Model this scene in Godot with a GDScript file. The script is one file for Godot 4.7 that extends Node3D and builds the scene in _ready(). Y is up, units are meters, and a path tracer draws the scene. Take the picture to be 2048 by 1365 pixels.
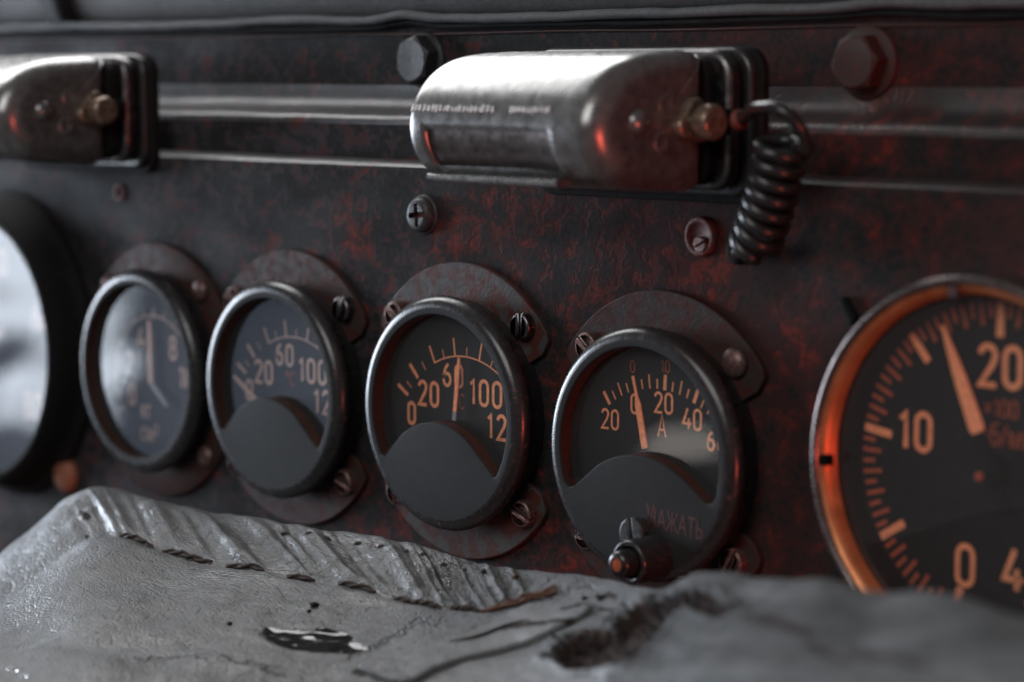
extends Node3D
# A close view along an old vehicle dashboard. All lengths below are millimetres on the dashboard (x along the panel,
# y up, z out of the panel); MM turns them into metres when a vertex is written.
const MM := 0.001
var M := {}
var rng := RandomNumberGenerator.new()
var taken := {}

# ------------------------------------------------------------------ scene tree helpers
func lin(r: float, g: float, b: float, a := 1.0) -> Color:
	var c := Color(r, g, b).linear_to_srgb()
	c.a = a
	return c

func numbered(called: String) -> String:
	taken[called] = taken.get(called, -1) + 1
	return called if taken[called] == 0 else "%s_%03d" % [called, taken[called]]

func tag(o: Node3D, label: String, category: String, group := "", kind := "") -> void:
	o.set_meta("label", label)
	o.set_meta("category", category)
	if group: o.set_meta("group", group)
	if kind: o.set_meta("kind", kind)

func thing(called: String, label: String, category: String, at: Vector3, group := "", kind := "") -> Node3D:
	var o := Node3D.new()
	o.name = numbered(called)
	add_child(o)
	o.position = at * MM
	tag(o, label, category, group, kind)
	return o

func st_new() -> SurfaceTool:
	var st := SurfaceTool.new()
	st.begin(Mesh.PRIMITIVE_TRIANGLES)
	st.set_smooth_group(0)
	return st

func obj(called: String, st: SurfaceTool, m: Material, parent: Node3D) -> MeshInstance3D:
	st.generate_normals()
	var o := MeshInstance3D.new()
	o.name = called
	o.mesh = st.commit()
	o.material_override = m
	parent.add_child(o, true)
	return o

# ------------------------------------------------------------------ shape helpers (front faces clockwise)
func quad(st: SurfaceTool, a: Vector3, b: Vector3, c: Vector3, d: Vector3) -> void:
	for p: Vector3 in [a, b, c, a, c, d]: st.add_vertex(p * MM)

func tri(st: SurfaceTool, a: Vector3, b: Vector3, c: Vector3) -> void:
	for p: Vector3 in [a, b, c]: st.add_vertex(p * MM)

# sections: arrays of Vector2(radius, height); each section is smooth in itself. ax: 2 = around z, 0 = around x
func lathe(st: SurfaceTool, sections: Array, segs: int, at := Vector3.ZERO, ax := 2) -> void:
	var g := 1
	for sec: Array in sections:
		st.set_smooth_group(g)
		g += 1
		for k in segs:
			var a0 := TAU * k / segs
			var a1 := TAU * ((k + 1) % segs) / segs
			for i in sec.size() - 1:
				var p: Vector2 = sec[i]
				var q: Vector2 = sec[i + 1]
				var v := []
				for e in [[p, a0], [q, a0], [q, a1], [p, a1]]:
					var r: float = e[0].x
					var h: float = e[0].y
					var w := Vector3(r * cos(e[1]), r * sin(e[1]), h)
					v.append(at + (w if ax == 2 else Vector3(w.z, w.x, w.y)))
				if p.x < 0.0005: tri(st, v[0], v[1], v[2])
				elif q.x < 0.0005: tri(st, v[0], v[1], v[3])
				else: quad(st, v[0], v[1], v[2], v[3])
	st.set_smooth_group(0)

func inset(poly: PackedVector2Array, d: float) -> PackedVector2Array:
	var out := PackedVector2Array()
	var n := poly.size()
	for i in n:
		var a := (poly[i] - poly[(i + n - 1) % n]).normalized()
		var b := (poly[(i + 1) % n] - poly[i]).normalized()
		var na := Vector2(-a.y, a.x)
		var nb := Vector2(-b.y, b.x)
		var m := na + nb
		var k := m.dot(na)
		out.append(poly[i] + m * (d / maxf(k, 0.35)))
	return out

# a counter-clockwise outline pulled from z0 to z1, its front edge bevelled
func extrude(st: SurfaceTool, poly: PackedVector2Array, z0: float, z1: float, bevel := 0.0, at := Vector3.ZERO, basis := Basis()) -> void:
	var n := poly.size()
	var levels := [[poly, z0], [poly, z1 - bevel]]
	if bevel > 0.0:
		for k in 3:
			var a := PI / 2 * (k + 1) / 3.0
			levels.append([inset(poly, bevel * (1.0 - cos(a))), z1 - bevel + bevel * sin(a)])
	var f := func(p: Vector2, z: float) -> Vector3: return at + basis * Vector3(p.x, p.y, z)
	for L in levels.size() - 1:
		st.set_smooth_group(1 if L == 0 else 2)
		if bevel > 0.0: st.set_smooth_group(1)
		var lo: PackedVector2Array = levels[L][0]
		var hi: PackedVector2Array = levels[L + 1][0]
		for i in n:
			var j := (i + 1) % n
			quad(st, f.call(lo[i], levels[L][1]), f.call(hi[i], levels[L + 1][1]), f.call(hi[j], levels[L + 1][1]), f.call(lo[j], levels[L][1]))
	st.set_smooth_group(3)
	var top: PackedVector2Array = levels[-1][0]
	var idx := Geometry2D.triangulate_polygon(top)
	for k in range(0, idx.size(), 3):
		var a := top[idx[k]]
		var b := top[idx[k + 1]]
		var c := top[idx[k + 2]]
		if (b - a).cross(c - a) > 0: tri(st, f.call(a, levels[-1][1]), f.call(c, levels[-1][1]), f.call(b, levels[-1][1]))
		else: tri(st, f.call(a, levels[-1][1]), f.call(b, levels[-1][1]), f.call(c, levels[-1][1]))
	st.set_smooth_group(0)

func round_rect(hw: float, hh: float, r: float, seg := 8) -> PackedVector2Array:
	var out := PackedVector2Array()
	for q in 4:
		var c := Vector2([1, -1, -1, 1][q] * (hw - r), [1, 1, -1, -1][q] * (hh - r))
		for k in seg + 1:
			var a := PI / 2 * q + PI / 2 * k / seg
			out.append(c + Vector2(cos(a), sin(a)) * r)
	return out

func circle(r: float, n := 24, at := Vector2.ZERO) -> PackedVector2Array:
	var out := PackedVector2Array()
	for k in n: out.append(at + Vector2(cos(TAU * k / n), sin(TAU * k / n)) * r)
	return out

func tube(st: SurfaceTool, path: PackedVector3Array, rad: Callable, sides := 8, caps := true, start := 0) -> void:
	var n := path.size()
	var up := Vector3(0.13, 0.21, 0.97)
	var rings := []
	for i in n:
		var d := (path[mini(i + 1, n - 1)] - path[maxi(i - 1, 0)]).normalized()
		var u := (up - d * up.dot(d)).normalized()
		up = u
		var w := d.cross(u)
		var r: float = rad.call(float(i) / (n - 1))
		var ring := PackedVector3Array()
		for k in sides:
			var a := TAU * k / sides
			ring.append(path[i] + (u * cos(a) + w * sin(a)) * r)
		rings.append(ring)
	st.set_smooth_group(7 + start)
	for i in n - 1:
		for k in sides:
			var j := (k + 1) % sides
			quad(st, rings[i][k], rings[i + 1][k], rings[i + 1][j], rings[i][j])
	if caps:
		st.set_smooth_group(8 + start)
		for k in sides:
			var j := (k + 1) % sides
			tri(st, path[0], rings[0][k], rings[0][j])
			tri(st, path[n - 1], rings[n - 1][j], rings[n - 1][k])
	st.set_smooth_group(0)

# flat painted stroke, as a thin ribbon of paint
func ribbon(st: SurfaceTool, pts: PackedVector2Array, w: float, z: float, closed := false) -> void:
	var n := pts.size()
	var L := PackedVector2Array()
	var Rr := PackedVector2Array()
	for i in n:
		var p := pts[i - 1] if i > 0 else (pts[n - 1] if closed else pts[0])
		var q := pts[(i + 1) % n] if (i < n - 1 or closed) else pts[n - 1]
		var a := (pts[i] - p).normalized() if pts[i] != p else (q - pts[i]).normalized()
		var b := (q - pts[i]).normalized() if pts[i] != q else a
		var na := Vector2(-a.y, a.x)
		var m := (na + Vector2(-b.y, b.x))
		m = m / maxf(m.dot(na), 0.5)
		L.append(pts[i] + m * w / 2)
		Rr.append(pts[i] - m * w / 2)
	for i in (n if closed else n - 1):
		var j := (i + 1) % n
		quad(st, Vector3(Rr[i].x, Rr[i].y, z), Vector3(L[i].x, L[i].y, z), Vector3(L[j].x, L[j].y, z), Vector3(Rr[j].x, Rr[j].y, z))

func arc_pts(c: Vector2, rx: float, ry: float, a0: float, a1: float, n: int) -> PackedVector2Array:
	var out := PackedVector2Array()
	for k in n + 1:
		var a := deg_to_rad(lerpf(a0, a1, float(k) / n))
		out.append(c + Vector2(cos(a) * rx, sin(a) * ry))
	return out

# narrow instrument numerals, drawn as strokes in a box of height 1; returns [strokes, advance]
func glyph(ch: String) -> Array:
	var w := 0.46
	var s := []
	match ch:
		"0":
			var p := arc_pts(Vector2(w / 2, 1 - w / 2), w / 2, w / 2, 0, 180, 8)
			p.append_array(arc_pts(Vector2(w / 2, w / 2), w / 2, w / 2, 180, 360, 8))
			s = [[p, true]]
		"1":
			s = [[PackedVector2Array([Vector2(0.02, 0.8), Vector2(0.2, 0.98), Vector2(0.2, 0)]), false]]
			w = 0.26
		"2":
			var p := arc_pts(Vector2(w / 2, 1 - w / 2), w / 2, w / 2, 175, -20, 9)
			p.append_array(PackedVector2Array([Vector2(w * 0.78, 0.5), Vector2(0.0, 0.0), Vector2(w + 0.03, 0.0)]))
			s = [[p, false]]
		"3":
			s = [[arc_pts(Vector2(w / 2, 0.76), w / 2, 0.24, 165, -90, 10), false], [arc_pts(Vector2(w / 2, 0.26), w / 2, 0.26, 90, -165, 11), false]]
		"4":
			s = [[PackedVector2Array([Vector2(w * 0.62, 1.02), Vector2(-0.02, 0.26), Vector2(w + 0.08, 0.26)]), false], [PackedVector2Array([Vector2(w * 0.78, 0.52), Vector2(w * 0.78, 0)]), false]]
		"6":
			var p := arc_pts(Vector2(w / 2, w * 0.62), w / 2, w * 0.62, 0, 360, 16)
			s = [[p, false], [PackedVector2Array([Vector2(0.0, 0.3), Vector2(0.03, 0.55), Vector2(0.14, 0.82), Vector2(0.32, 1.0)]), false]]
		"8":
			s = [[arc_pts(Vector2(w / 2, 0.27), w / 2, 0.27, 0, 352, 14), true], [arc_pts(Vector2(w / 2, 0.77), w * 0.43, 0.23, 0, 352, 14), true]]
		"A":
			s = [[PackedVector2Array([Vector2(0, 0), Vector2(w * 0.5, 1), Vector2(w, 0)]), false], [PackedVector2Array([Vector2(0.09, 0.32), Vector2(w - 0.09, 0.32)]), false]]
		"C":
			var p := arc_pts(Vector2(w / 2, 1 - w / 2), w / 2, w / 2, 20, 180, 7)
			p.append_array(arc_pts(Vector2(w / 2, w / 2), w / 2, w / 2, 180, 340, 7))
			s = [[p, false]]
		"°":
			s = [[arc_pts(Vector2(0.16, 0.84), 0.14, 0.16, 0, 340, 9), true]]
			w = 0.3
		"×":
			s = [[PackedVector2Array([Vector2(0, 0.2), Vector2(0.42, 0.75)]), false], [PackedVector2Array([Vector2(0, 0.75), Vector2(0.42, 0.2)]), false]]
	return [s, w]

func numeral(text: String, at: Vector2, h: float, stroke: float, z: float, m: Material, parent: Node3D, gap := 0.26, squash := 1.0, turn := 0.0) -> void:
	var st := st_new()
	var total := -gap
	for ch in text: total += glyph(ch)[1] + gap
	var x := -total / 2.0
	for ch in text:
		var g := glyph(ch)
		for s: Array in g[0]:
			var pts := PackedVector2Array()
			for p: Vector2 in s[0]: pts.append(at + (Vector2((x + p.x) * h * squash, (p.y - 0.5) * h)).rotated(turn))
			ribbon(st, pts, stroke, z, s[1])
		x += g[1] + gap
	obj("numeral", st, m, parent)

func lettering(text: String, at: Vector3, h: float, m: Material, parent: Node3D, turn := 0.0, squash := 0.8, called := "lettering") -> void:
	var f := SystemFont.new()
	f.font_names = PackedStringArray(["Droid Sans"])
	var t := TextMesh.new()
	t.text = text
	t.font = f
	t.font_size = 64
	t.pixel_size = h * MM / 46.0
	t.depth = 0.00006
	var o := MeshInstance3D.new()
	o.name = called
	o.mesh = t
	o.material_override = m
	o.transform = Transform3D(Basis(Vector3.BACK, turn) * Basis.from_scale(Vector3(squash, 1, 1)), at * MM)
	parent.add_child(o, true)

# ------------------------------------------------------------------ textures
func noise(freq: float, sd: int, type := FastNoiseLite.TYPE_SIMPLEX_SMOOTH, oct := 4) -> FastNoiseLite:
	var n := FastNoiseLite.new()
	n.noise_type = type
	n.seed = sd
	n.frequency = freq
	n.fractal_octaves = oct
	return n

func noise_tex(freq: float, sd: int, lo: Color, hi: Color, size := 512, type := FastNoiseLite.TYPE_SIMPLEX_SMOOTH, oct := 4, contrast := 0.0) -> NoiseTexture2D:
	var t := NoiseTexture2D.new()
	t.width = size
	t.height = size
	t.seamless = true
	t.noise = noise(freq, sd, type, oct)
	var g := Gradient.new()
	g.set_color(0, lo)
	g.set_color(1, hi)
	g.set_offset(0, contrast)
	g.set_offset(1, 1.0 - contrast)
	t.color_ramp = g
	return t

func field(n: FastNoiseLite, w: int, h: int) -> PackedByteArray:
	var im := n.get_image(w, h, false, false, true)
	im.convert(Image.FORMAT_L8)
	return im.get_data()

func sm(a: float, b: float, x: float) -> float:
	var t := clampf((x - a) / (b - a), 0.0, 1.0)
	return t * t * (3.0 - 2.0 * t)

func mat(c: Color, rough: float, metal := 0.0, spec := 0.5) -> StandardMaterial3D:
	var m := StandardMaterial3D.new()
	m.albedo_color = c
	m.roughness = rough
	m.metallic = metal
	m.metallic_specular = spec
	return m

func tri_tex(m: StandardMaterial3D, per_mm: float, albedo: Texture2D = null, rough: Texture2D = null, height: Texture2D = null, relief_mm := 0.0) -> StandardMaterial3D:
	m.uv1_triplanar = true
	m.uv1_scale = Vector3.ONE * 1000.0 / per_mm
	if albedo: m.albedo_texture = albedo
	if rough: m.roughness_texture = rough
	if height:
		m.heightmap_enabled = true
		m.heightmap_texture = height
		m.heightmap_scale = relief_mm * 0.1
	return m

func make_materials() -> void:
	var grain := noise_tex(0.06, 3, Color(0, 0, 0), Color(1, 1, 1), 512)
	var fine := noise_tex(0.22, 4, Color(0, 0, 0), Color(1, 1, 1), 512, FastNoiseLite.TYPE_SIMPLEX_SMOOTH, 2)
	var smear := noise_tex(0.02, 5, Color(0.55, 0.55, 0.55), Color(1, 1, 1), 512)
	var blot := noise_tex(0.018, 6, Color(0.62, 0.6, 0.6), Color(1, 1, 1), 512, FastNoiseLite.TYPE_SIMPLEX_SMOOTH, 5)
	var faint := noise_tex(0.012, 7, Color(0.86, 0.85, 0.85), Color(1, 1, 1), 512, FastNoiseLite.TYPE_SIMPLEX_SMOOTH, 5)
	var nick := noise_tex(0.035, 22, lin(0.6, 0.6, 0.6), Color(1, 1, 1), 512, FastNoiseLite.TYPE_SIMPLEX_SMOOTH, 5)
	var ng := Gradient.new()
	ng.offsets = PackedFloat32Array([0.0, 0.5, 0.775, 0.785, 1.0])
	ng.colors = PackedColorArray([lin(0.016, 0.016, 0.017), lin(0.024, 0.024, 0.025), lin(0.026, 0.026, 0.027), lin(0.16, 0.06, 0.035), lin(0.2, 0.13, 0.09)])
	nick.color_ramp = ng
	# dark grey hammered enamel of the bezels
	M.face = tri_tex(mat(lin(0.018, 0.018, 0.018), 0.7, 0.0, 0.3), 30.0, faint, null, fine, 0.012)
	M.enamel = tri_tex(mat(Color.WHITE, 0.34), 34.0, nick, smear, fine, 0.018)
	M.enamel_worn = tri_tex(mat(Color(1, 0.97, 0.96), 0.34), 43.0, nick, smear, grain, 0.02)
	# flange rings: paint rubbed down to red-brown primer and bare steel in patches
	var rub := noise_tex(0.012, 8, lin(0.06, 0.019, 0.014), lin(0.05, 0.046, 0.044), 512, FastNoiseLite.TYPE_SIMPLEX_SMOOTH, 5, 0.38)
	M.flange = tri_tex(mat(Color.WHITE, 0.7, 0.0, 0.3), 40.0, rub, smear, grain, 0.05)
	var rub2 := noise_tex(0.014, 18, lin(0.05, 0.015, 0.012), lin(0.034, 0.025, 0.023), 512, FastNoiseLite.TYPE_SIMPLEX_SMOOTH, 5, 0.3)
	M.flange_red = tri_tex(mat(Color.WHITE, 0.75, 0.0, 0.25), 40.0, rub2, smear, grain, 0.05)
	M.dial = tri_tex(mat(lin(0.008, 0.008, 0.0085), 0.7, 0.0, 0.25), 40.0, blot)
	M.lume = tri_tex(mat(lin(0.97, 0.36, 0.17), 0.75, 0.0, 0.3), 12.0, noise_tex(0.03, 9, Color(0.8, 0.8, 0.8), Color(1, 1, 1), 256))
	M.lume_dim = tri_tex(mat(lin(0.45, 0.10, 0.04), 0.75, 0.0, 0.3), 12.0, noise_tex(0.03, 9, Color(0.7, 0.7, 0.7), Color(1, 1, 1), 256))
	M.lume_grey = mat(lin(0.5, 0.34, 0.28), 0.75, 0.0, 0.3)
	M.red_paint = tri_tex(mat(lin(0.15, 0.020, 0.013), 0.6), 4.0, noise_tex(0.06, 10, Color(0.25, 0.25, 0.25), Color(1, 1, 1), 256, FastNoiseLite.TYPE_SIMPLEX_SMOOTH, 3, 0.2))
	M.needle_grey = mat(lin(0.16, 0.15, 0.15), 0.6)
	M.wall = tri_tex(mat(lin(0.07, 0.020, 0.011), 0.55), 20.0, blot)
	M.glass = mat(Color(1, 1, 1, 0.02), 0.02)
	M.glass.transparency = BaseMaterial3D.TRANSPARENCY_ALPHA
	# satin bare metal of the lamps
	M.chrome = tri_tex(mat(lin(0.29, 0.286, 0.28), 0.37, 0.72), 45.0, noise_tex(0.02, 11, Color(0.72, 0.72, 0.72), Color(1, 1, 1), 512, FastNoiseLite.TYPE_SIMPLEX_SMOOTH, 5), smear, fine, 0.012)
	M.shutter = tri_tex(mat(lin(0.20, 0.17, 0.16), 0.42, 0.85), 30.0, blot, smear)
	M.steel_dark = tri_tex(mat(lin(0.22, 0.21, 0.21), 0.42, 1.0), 30.0, blot, smear)
	M.steel = tri_tex(mat(lin(0.38, 0.37, 0.36), 0.4, 1.0), 20.0, blot, smear, grain, 0.03)
	M.steel_rust = tri_tex(mat(Color.WHITE, 0.5, 0.55), 16.0, noise_tex(0.03, 12, lin(0.11, 0.03, 0.02), lin(0.16, 0.14, 0.135), 512, FastNoiseLite.TYPE_SIMPLEX_SMOOTH, 5, 0.3), smear, grain, 0.08)
	M.brass = tri_tex(mat(lin(0.36, 0.27, 0.20), 0.38, 0.6), 20.0, blot, smear)
	M.copper = tri_tex(mat(lin(0.74, 0.31, 0.13), 0.52, 0.6), 50.0, noise_tex(0.01, 13, Color(0.7, 0.62, 0.6), Color(1, 1, 1), 512, FastNoiseLite.TYPE_SIMPLEX_SMOOTH, 5), smear)
	M.rubber = tri_tex(mat(lin(0.014, 0.014, 0.014), 0.8, 0.0, 0.25), 25.0, blot, null, grain, 0.06)
	M.cord = tri_tex(mat(lin(0.028, 0.028, 0.029), 0.36), 20.0, blot, smear)
	M.highlight_steel = mat(lin(0.7, 0.69, 0.68), 0.4, 0.8)  # paler than the hood, paints the highlights on the stamped marks
	M.black_paint = tri_tex(mat(lin(0.03, 0.03, 0.03), 0.4), 25.0, blot, smear)
	M.black = mat(lin(0.005, 0.005, 0.005), 0.8, 0.0, 0.15)
	M.bolt = tri_tex(mat(lin(0.05, 0.05, 0.052), 0.55, 0.0, 0.4), 16.0, blot, smear, grain, 0.07)
	M.bolt_rust = tri_tex(mat(Color.WHITE, 0.65, 0.0, 0.3), 16.0, noise_tex(0.02, 14, lin(0.065, 0.020, 0.014), lin(0.032, 0.029, 0.029), 512, FastNoiseLite.TYPE_SIMPLEX_SMOOTH, 5, 0.3), smear, grain, 0.09)
	M.rust_red = tri_tex(mat(Color.WHITE, 0.6), 14.0, noise_tex(0.03, 15, lin(0.20, 0.033, 0.02), lin(0.06, 0.02, 0.017), 512, FastNoiseLite.TYPE_SIMPLEX_SMOOTH, 5, 0.2), null, grain, 0.1)
	M.orange_rust = tri_tex(mat(Color.WHITE, 0.5), 14.0, noise_tex(0.03, 16, lin(0.34, 0.11, 0.045), lin(0.16, 0.07, 0.045), 512, FastNoiseLite.TYPE_SIMPLEX_SMOOTH, 5, 0.2), null, grain, 0.08)
	M.pad = tri_tex(mat(lin(0.07, 0.07, 0.071), 0.72), 22.0, blot, null, noise_tex(0.15, 17, Color(0, 0, 0), Color(1, 1, 1), 512, FastNoiseLite.TYPE_CELLULAR, 1), 0.12)
	M.pad.rim_enabled = true
	M.pad.rim = 0.3
	M.rim_dark = tri_tex(mat(lin(0.2, 0.165, 0.155), 0.36, 0.75), 40.0, blot, smear, grain, 0.02)
	M.thread = tri_tex(mat(lin(0.085, 0.052, 0.042), 0.85), 3.0, noise_tex(0.05, 19, Color(0.4, 0.4, 0.4), Color(1, 1, 1), 256))
	M.thread_orange = tri_tex(mat(lin(0.24, 0.085, 0.04), 0.85), 3.0, noise_tex(0.05, 19, Color(0.3, 0.3, 0.3), Color(1, 1, 1), 256))
	M.fibre = tri_tex(mat(lin(0.045, 0.026, 0.021), 0.95), 5.0, noise_tex(0.05, 20, Color(0.2, 0.2, 0.2), Color(1, 1, 1), 256), null, grain, 0.4)
	M.water = mat(Color(1, 1, 1, 0.0), 0.0)
	M.water.refraction_enabled = true
	M.water.refraction_scale = 0.033

# ------------------------------------------------------------------ the panel
const PX0 := -335.0
const PX1 := 175.0
func panel_paint(w: int, h: int) -> Array:
	var big := field(noise(0.0045, 31), w, h)
	var mid := field(noise(0.034, 32, FastNoiseLite.TYPE_SIMPLEX_SMOOTH, 5), w, h)
	var fin := field(noise(0.11, 33, FastNoiseLite.TYPE_SIMPLEX_SMOOTH, 3), w, h)
	var scr := field(noise(0.012, 34, FastNoiseLite.TYPE_SIMPLEX_SMOOTH, 6), w, h)
	# places where the photograph shows the paint chipped: x, y, radius, strength (panel millimetres)
	var spots := [[-119.0, 46.0, 9.0, 0.16], [-112.0, 41.0, 7.0, 0.09], [-138.0, 33.0, 9.0, 0.10], [-152.0, 35.0, 8.0, 0.09], [-81.5, 47.0, 6.0, 0.19], [-100.0, 38.0, 20.0, 0.03],
		[-70.0, 53.0, 8.0, 0.1], [-60.0, 50.0, 16.0, 0.06], [-20.0, 50.0, 30.0, 0.07], [8.0, 44.0, 9.0, 0.18], [40.0, 60.0, 9.0, 0.13], [46.0, 83.0, 10.0, 0.18], [54.0, 80.0, 9.0, 0.1], [38.0, 33.0, 7.0, 0.13], [42.0, 26.0, 6.0, 0.12], [70.0, 60.0, 20.0, 0.06],
		[-40.0, 5.0, 30.0, 0.09], [30.0, 0.0, 34.0, 0.09], [0.0, 40.0, 40.0, 0.06], [-40.0, -30.0, 18.0, 0.12], [-106.0, -28.0, 20.0, 0.12], [-170.0, -20.0, 12.0, 0.07], [-265.0, -10.0, 20.0, 0.06], [-150.0, 85.0, 7.0, 0.08], [-238.0, 0.0, 12.0, 0.06], [-170.0, 20.0, 10.0, 0.08]]
	var col := PackedByteArray()
	col.resize(w * h * 3)
	var hgt := PackedByteArray()
	hgt.resize(w * h)
	var bias := PackedFloat32Array()
	var bw := w / 8
	var bh := h / 8
	bias.resize(bw * bh)
	for j in bh:
		for i in bw:
			var x := lerpf(PX0, PX1, (i + 0.5) / bw)
			var y := 110.0 - 240.0 * (j + 0.5) / bh
			var b := 0.0
			for s: Array in spots:
				var d: float = Vector2(x - s[0], y - s[1]).length() / s[2]
				if d < 2.2: b += s[3] * exp(-d * d)
			bias[j * bw + i] = b
	for j in h:
		for i in w:
			var k := j * w + i
			var x := lerpf(PX0, PX1, (i + 0.5) / w)
			var B := big[k] / 255.0
			var m := mid[k] / 255.0
			var fi := fin[k] / 255.0
			var sc := scr[k] / 255.0
			var bi := bias[mini(j / 8, bh - 1) * bw + mini(i / 8, bw - 1)]
			var wear := 0.48 * m + 0.3 * fi + 0.22 * sc + bi
			# thin paint through which the primer shows, then chips down to it
			var thin := sm(0.50, 0.74, wear + 0.18 * (B - 0.5) + 0.17 * sm(-80.0, 20.0, x))
			var chip := sm(0.645, 0.66, wear)
			var rust := sm(0.785, 0.81, wear + 0.10 * (fi - 0.5))
			var pale := sm(0.46, 0.66, 0.5 * m + 0.25 * fi + 0.25 * sc + 0.06 * sm(-60.0, -180.0, x) - 0.03) * (0.35 + 0.65 * sm(0.35, 0.6, B))
			var r := 0.018 + 0.032 * pale + 0.012 * (fi - 0.5)
			var g := 0.0175 + 0.031 * pale + 0.012 * (fi - 0.5)
			var b2 := 0.018 + 0.038 * pale + 0.012 * (fi - 0.5)
			r = lerpf(r, 0.041, thin * 0.9); g = lerpf(g, 0.0185, thin * 0.9); b2 = lerpf(b2, 0.017, thin * 0.9)
			r = lerpf(r, 0.025 + 0.06 * m, chip); g = lerpf(g, 0.011 + 0.012 * m, chip); b2 = lerpf(b2, 0.011 + 0.009 * m, chip)
			r = lerpf(r, 0.12, rust); g = lerpf(g, 0.023, rust); b2 = lerpf(b2, 0.016, rust)
			var c := Color(r, g, b2).linear_to_srgb()
			col[k * 3] = int(clampf(c.r, 0, 1) * 255.0)
			col[k * 3 + 1] = int(clampf(c.g, 0, 1) * 255.0)
			col[k * 3 + 2] = int(clampf(c.b, 0, 1) * 255.0)
			hgt[k] = int(clampf(0.62 + 0.25 * (fi - 0.5) + 0.2 * (m - 0.5) - 0.32 * chip + 0.1 * rust, 0, 1) * 255.0)
	return [ImageTexture.create_from_image(Image.create_from_data(w, h, false, Image.FORMAT_RGB8, col)), ImageTexture.create_from_image(Image.create_from_data(w, h, false, Image.FORMAT_L8, hgt))]

func sheet(called: String, prof: Array, m: Material, parent: Node3D, wob: float, step := 4.0) -> void:
	var nz := noise(0.02, 41, FastNoiseLite.TYPE_SIMPLEX_SMOOTH, 3)
	var st := st_new()
	var nx := int((PX1 - PX0) / step)
	var grid := []
	for i in nx + 1:
		var x := lerpf(PX0, PX1, float(i) / nx)
		var col := []
		for p: Vector2 in prof:
			col.append(Vector3(x, p.x + wob * nz.get_noise_2d(x * 1.3, p.x + 60.0), p.y + wob * nz.get_noise_2d(x, p.x * 2.0)))
		grid.append(col)
	for i in nx:
		for j in prof.size() - 1:
			var ps := [grid[i][j], grid[i][j + 1], grid[i + 1][j + 1], grid[i + 1][j]]
			var e := [[i, j], [i, j + 1], [i + 1, j + 1], [i + 1, j]]
			for k in [0, 1, 2, 0, 2, 3]:
				st.set_uv(Vector2(float(e[k][0]) / nx, (110.0 - prof[e[k][1]].x) / 240.0))
				st.add_vertex(ps[k] * MM)
	obj(called, st, m, parent)

func build_panel() -> void:
	var tex := panel_paint(1920, 960)
	var m := mat(Color.WHITE, 0.85, 0.0, 0.2)
	m.albedo_texture = tex[0]
	m.heightmap_enabled = true
	m.heightmap_texture = tex[1]
	m.heightmap_scale = 0.022
	m.roughness_texture = noise_tex(0.02, 42, Color(0.65, 0.65, 0.65), Color(1, 1, 1), 512)
	var p := thing("instrument_panel", "chipped dark grey painted steel instrument panel behind the gauges", "panel", Vector3.ZERO, "", "structure")
	var low := []
	for k in 24: low.append(Vector2(-125.0 + 187.2 * k / 23.0, 0.0))
	low.append_array([Vector2(62.7, -0.1), Vector2(63.4, -0.4), Vector2(64.0, -1.0), Vector2(64.5, -2.0), Vector2(64.9, -3.6), Vector2(65.1, -5.6), Vector2(65.1, -7.0)])
	var lip := []
	for k in 6: lip.append(low[low.size() - 6 + k])
	sheet("lower_sheet", low.slice(0, low.size() - 5), m, p, 0.22)
	var worn: StandardMaterial3D = m.duplicate()
	worn.roughness = 0.5
	worn.metallic_specular = 0.6
	sheet("lower_lip", lip, worn, p, 0.22)
	sheet("middle_rail", [Vector2(63.0, -6.4), Vector2(66, -6.4), Vector2(70, -6.2), Vector2(74.2, -6.0)], m, p, 0.3)
	sheet("upper_lip", [Vector2(74.2, -6.0), Vector2(75.2, -6.1), Vector2(76.0, -6.5), Vector2(76.6, -7.2), Vector2(77.1, -8.4), Vector2(77.6, -10.0), Vector2(78.4, -11.8), Vector2(79.6, -13.2), Vector2(81.4, -14.2), Vector2(84.5, -14.8)], worn, p, 0.3)
	sheet("upper_sheet", [Vector2(84.5, -14.8), Vector2(90, -15), Vector2(96, -15), Vector2(106, -15)], m, p, 0.2)

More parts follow.
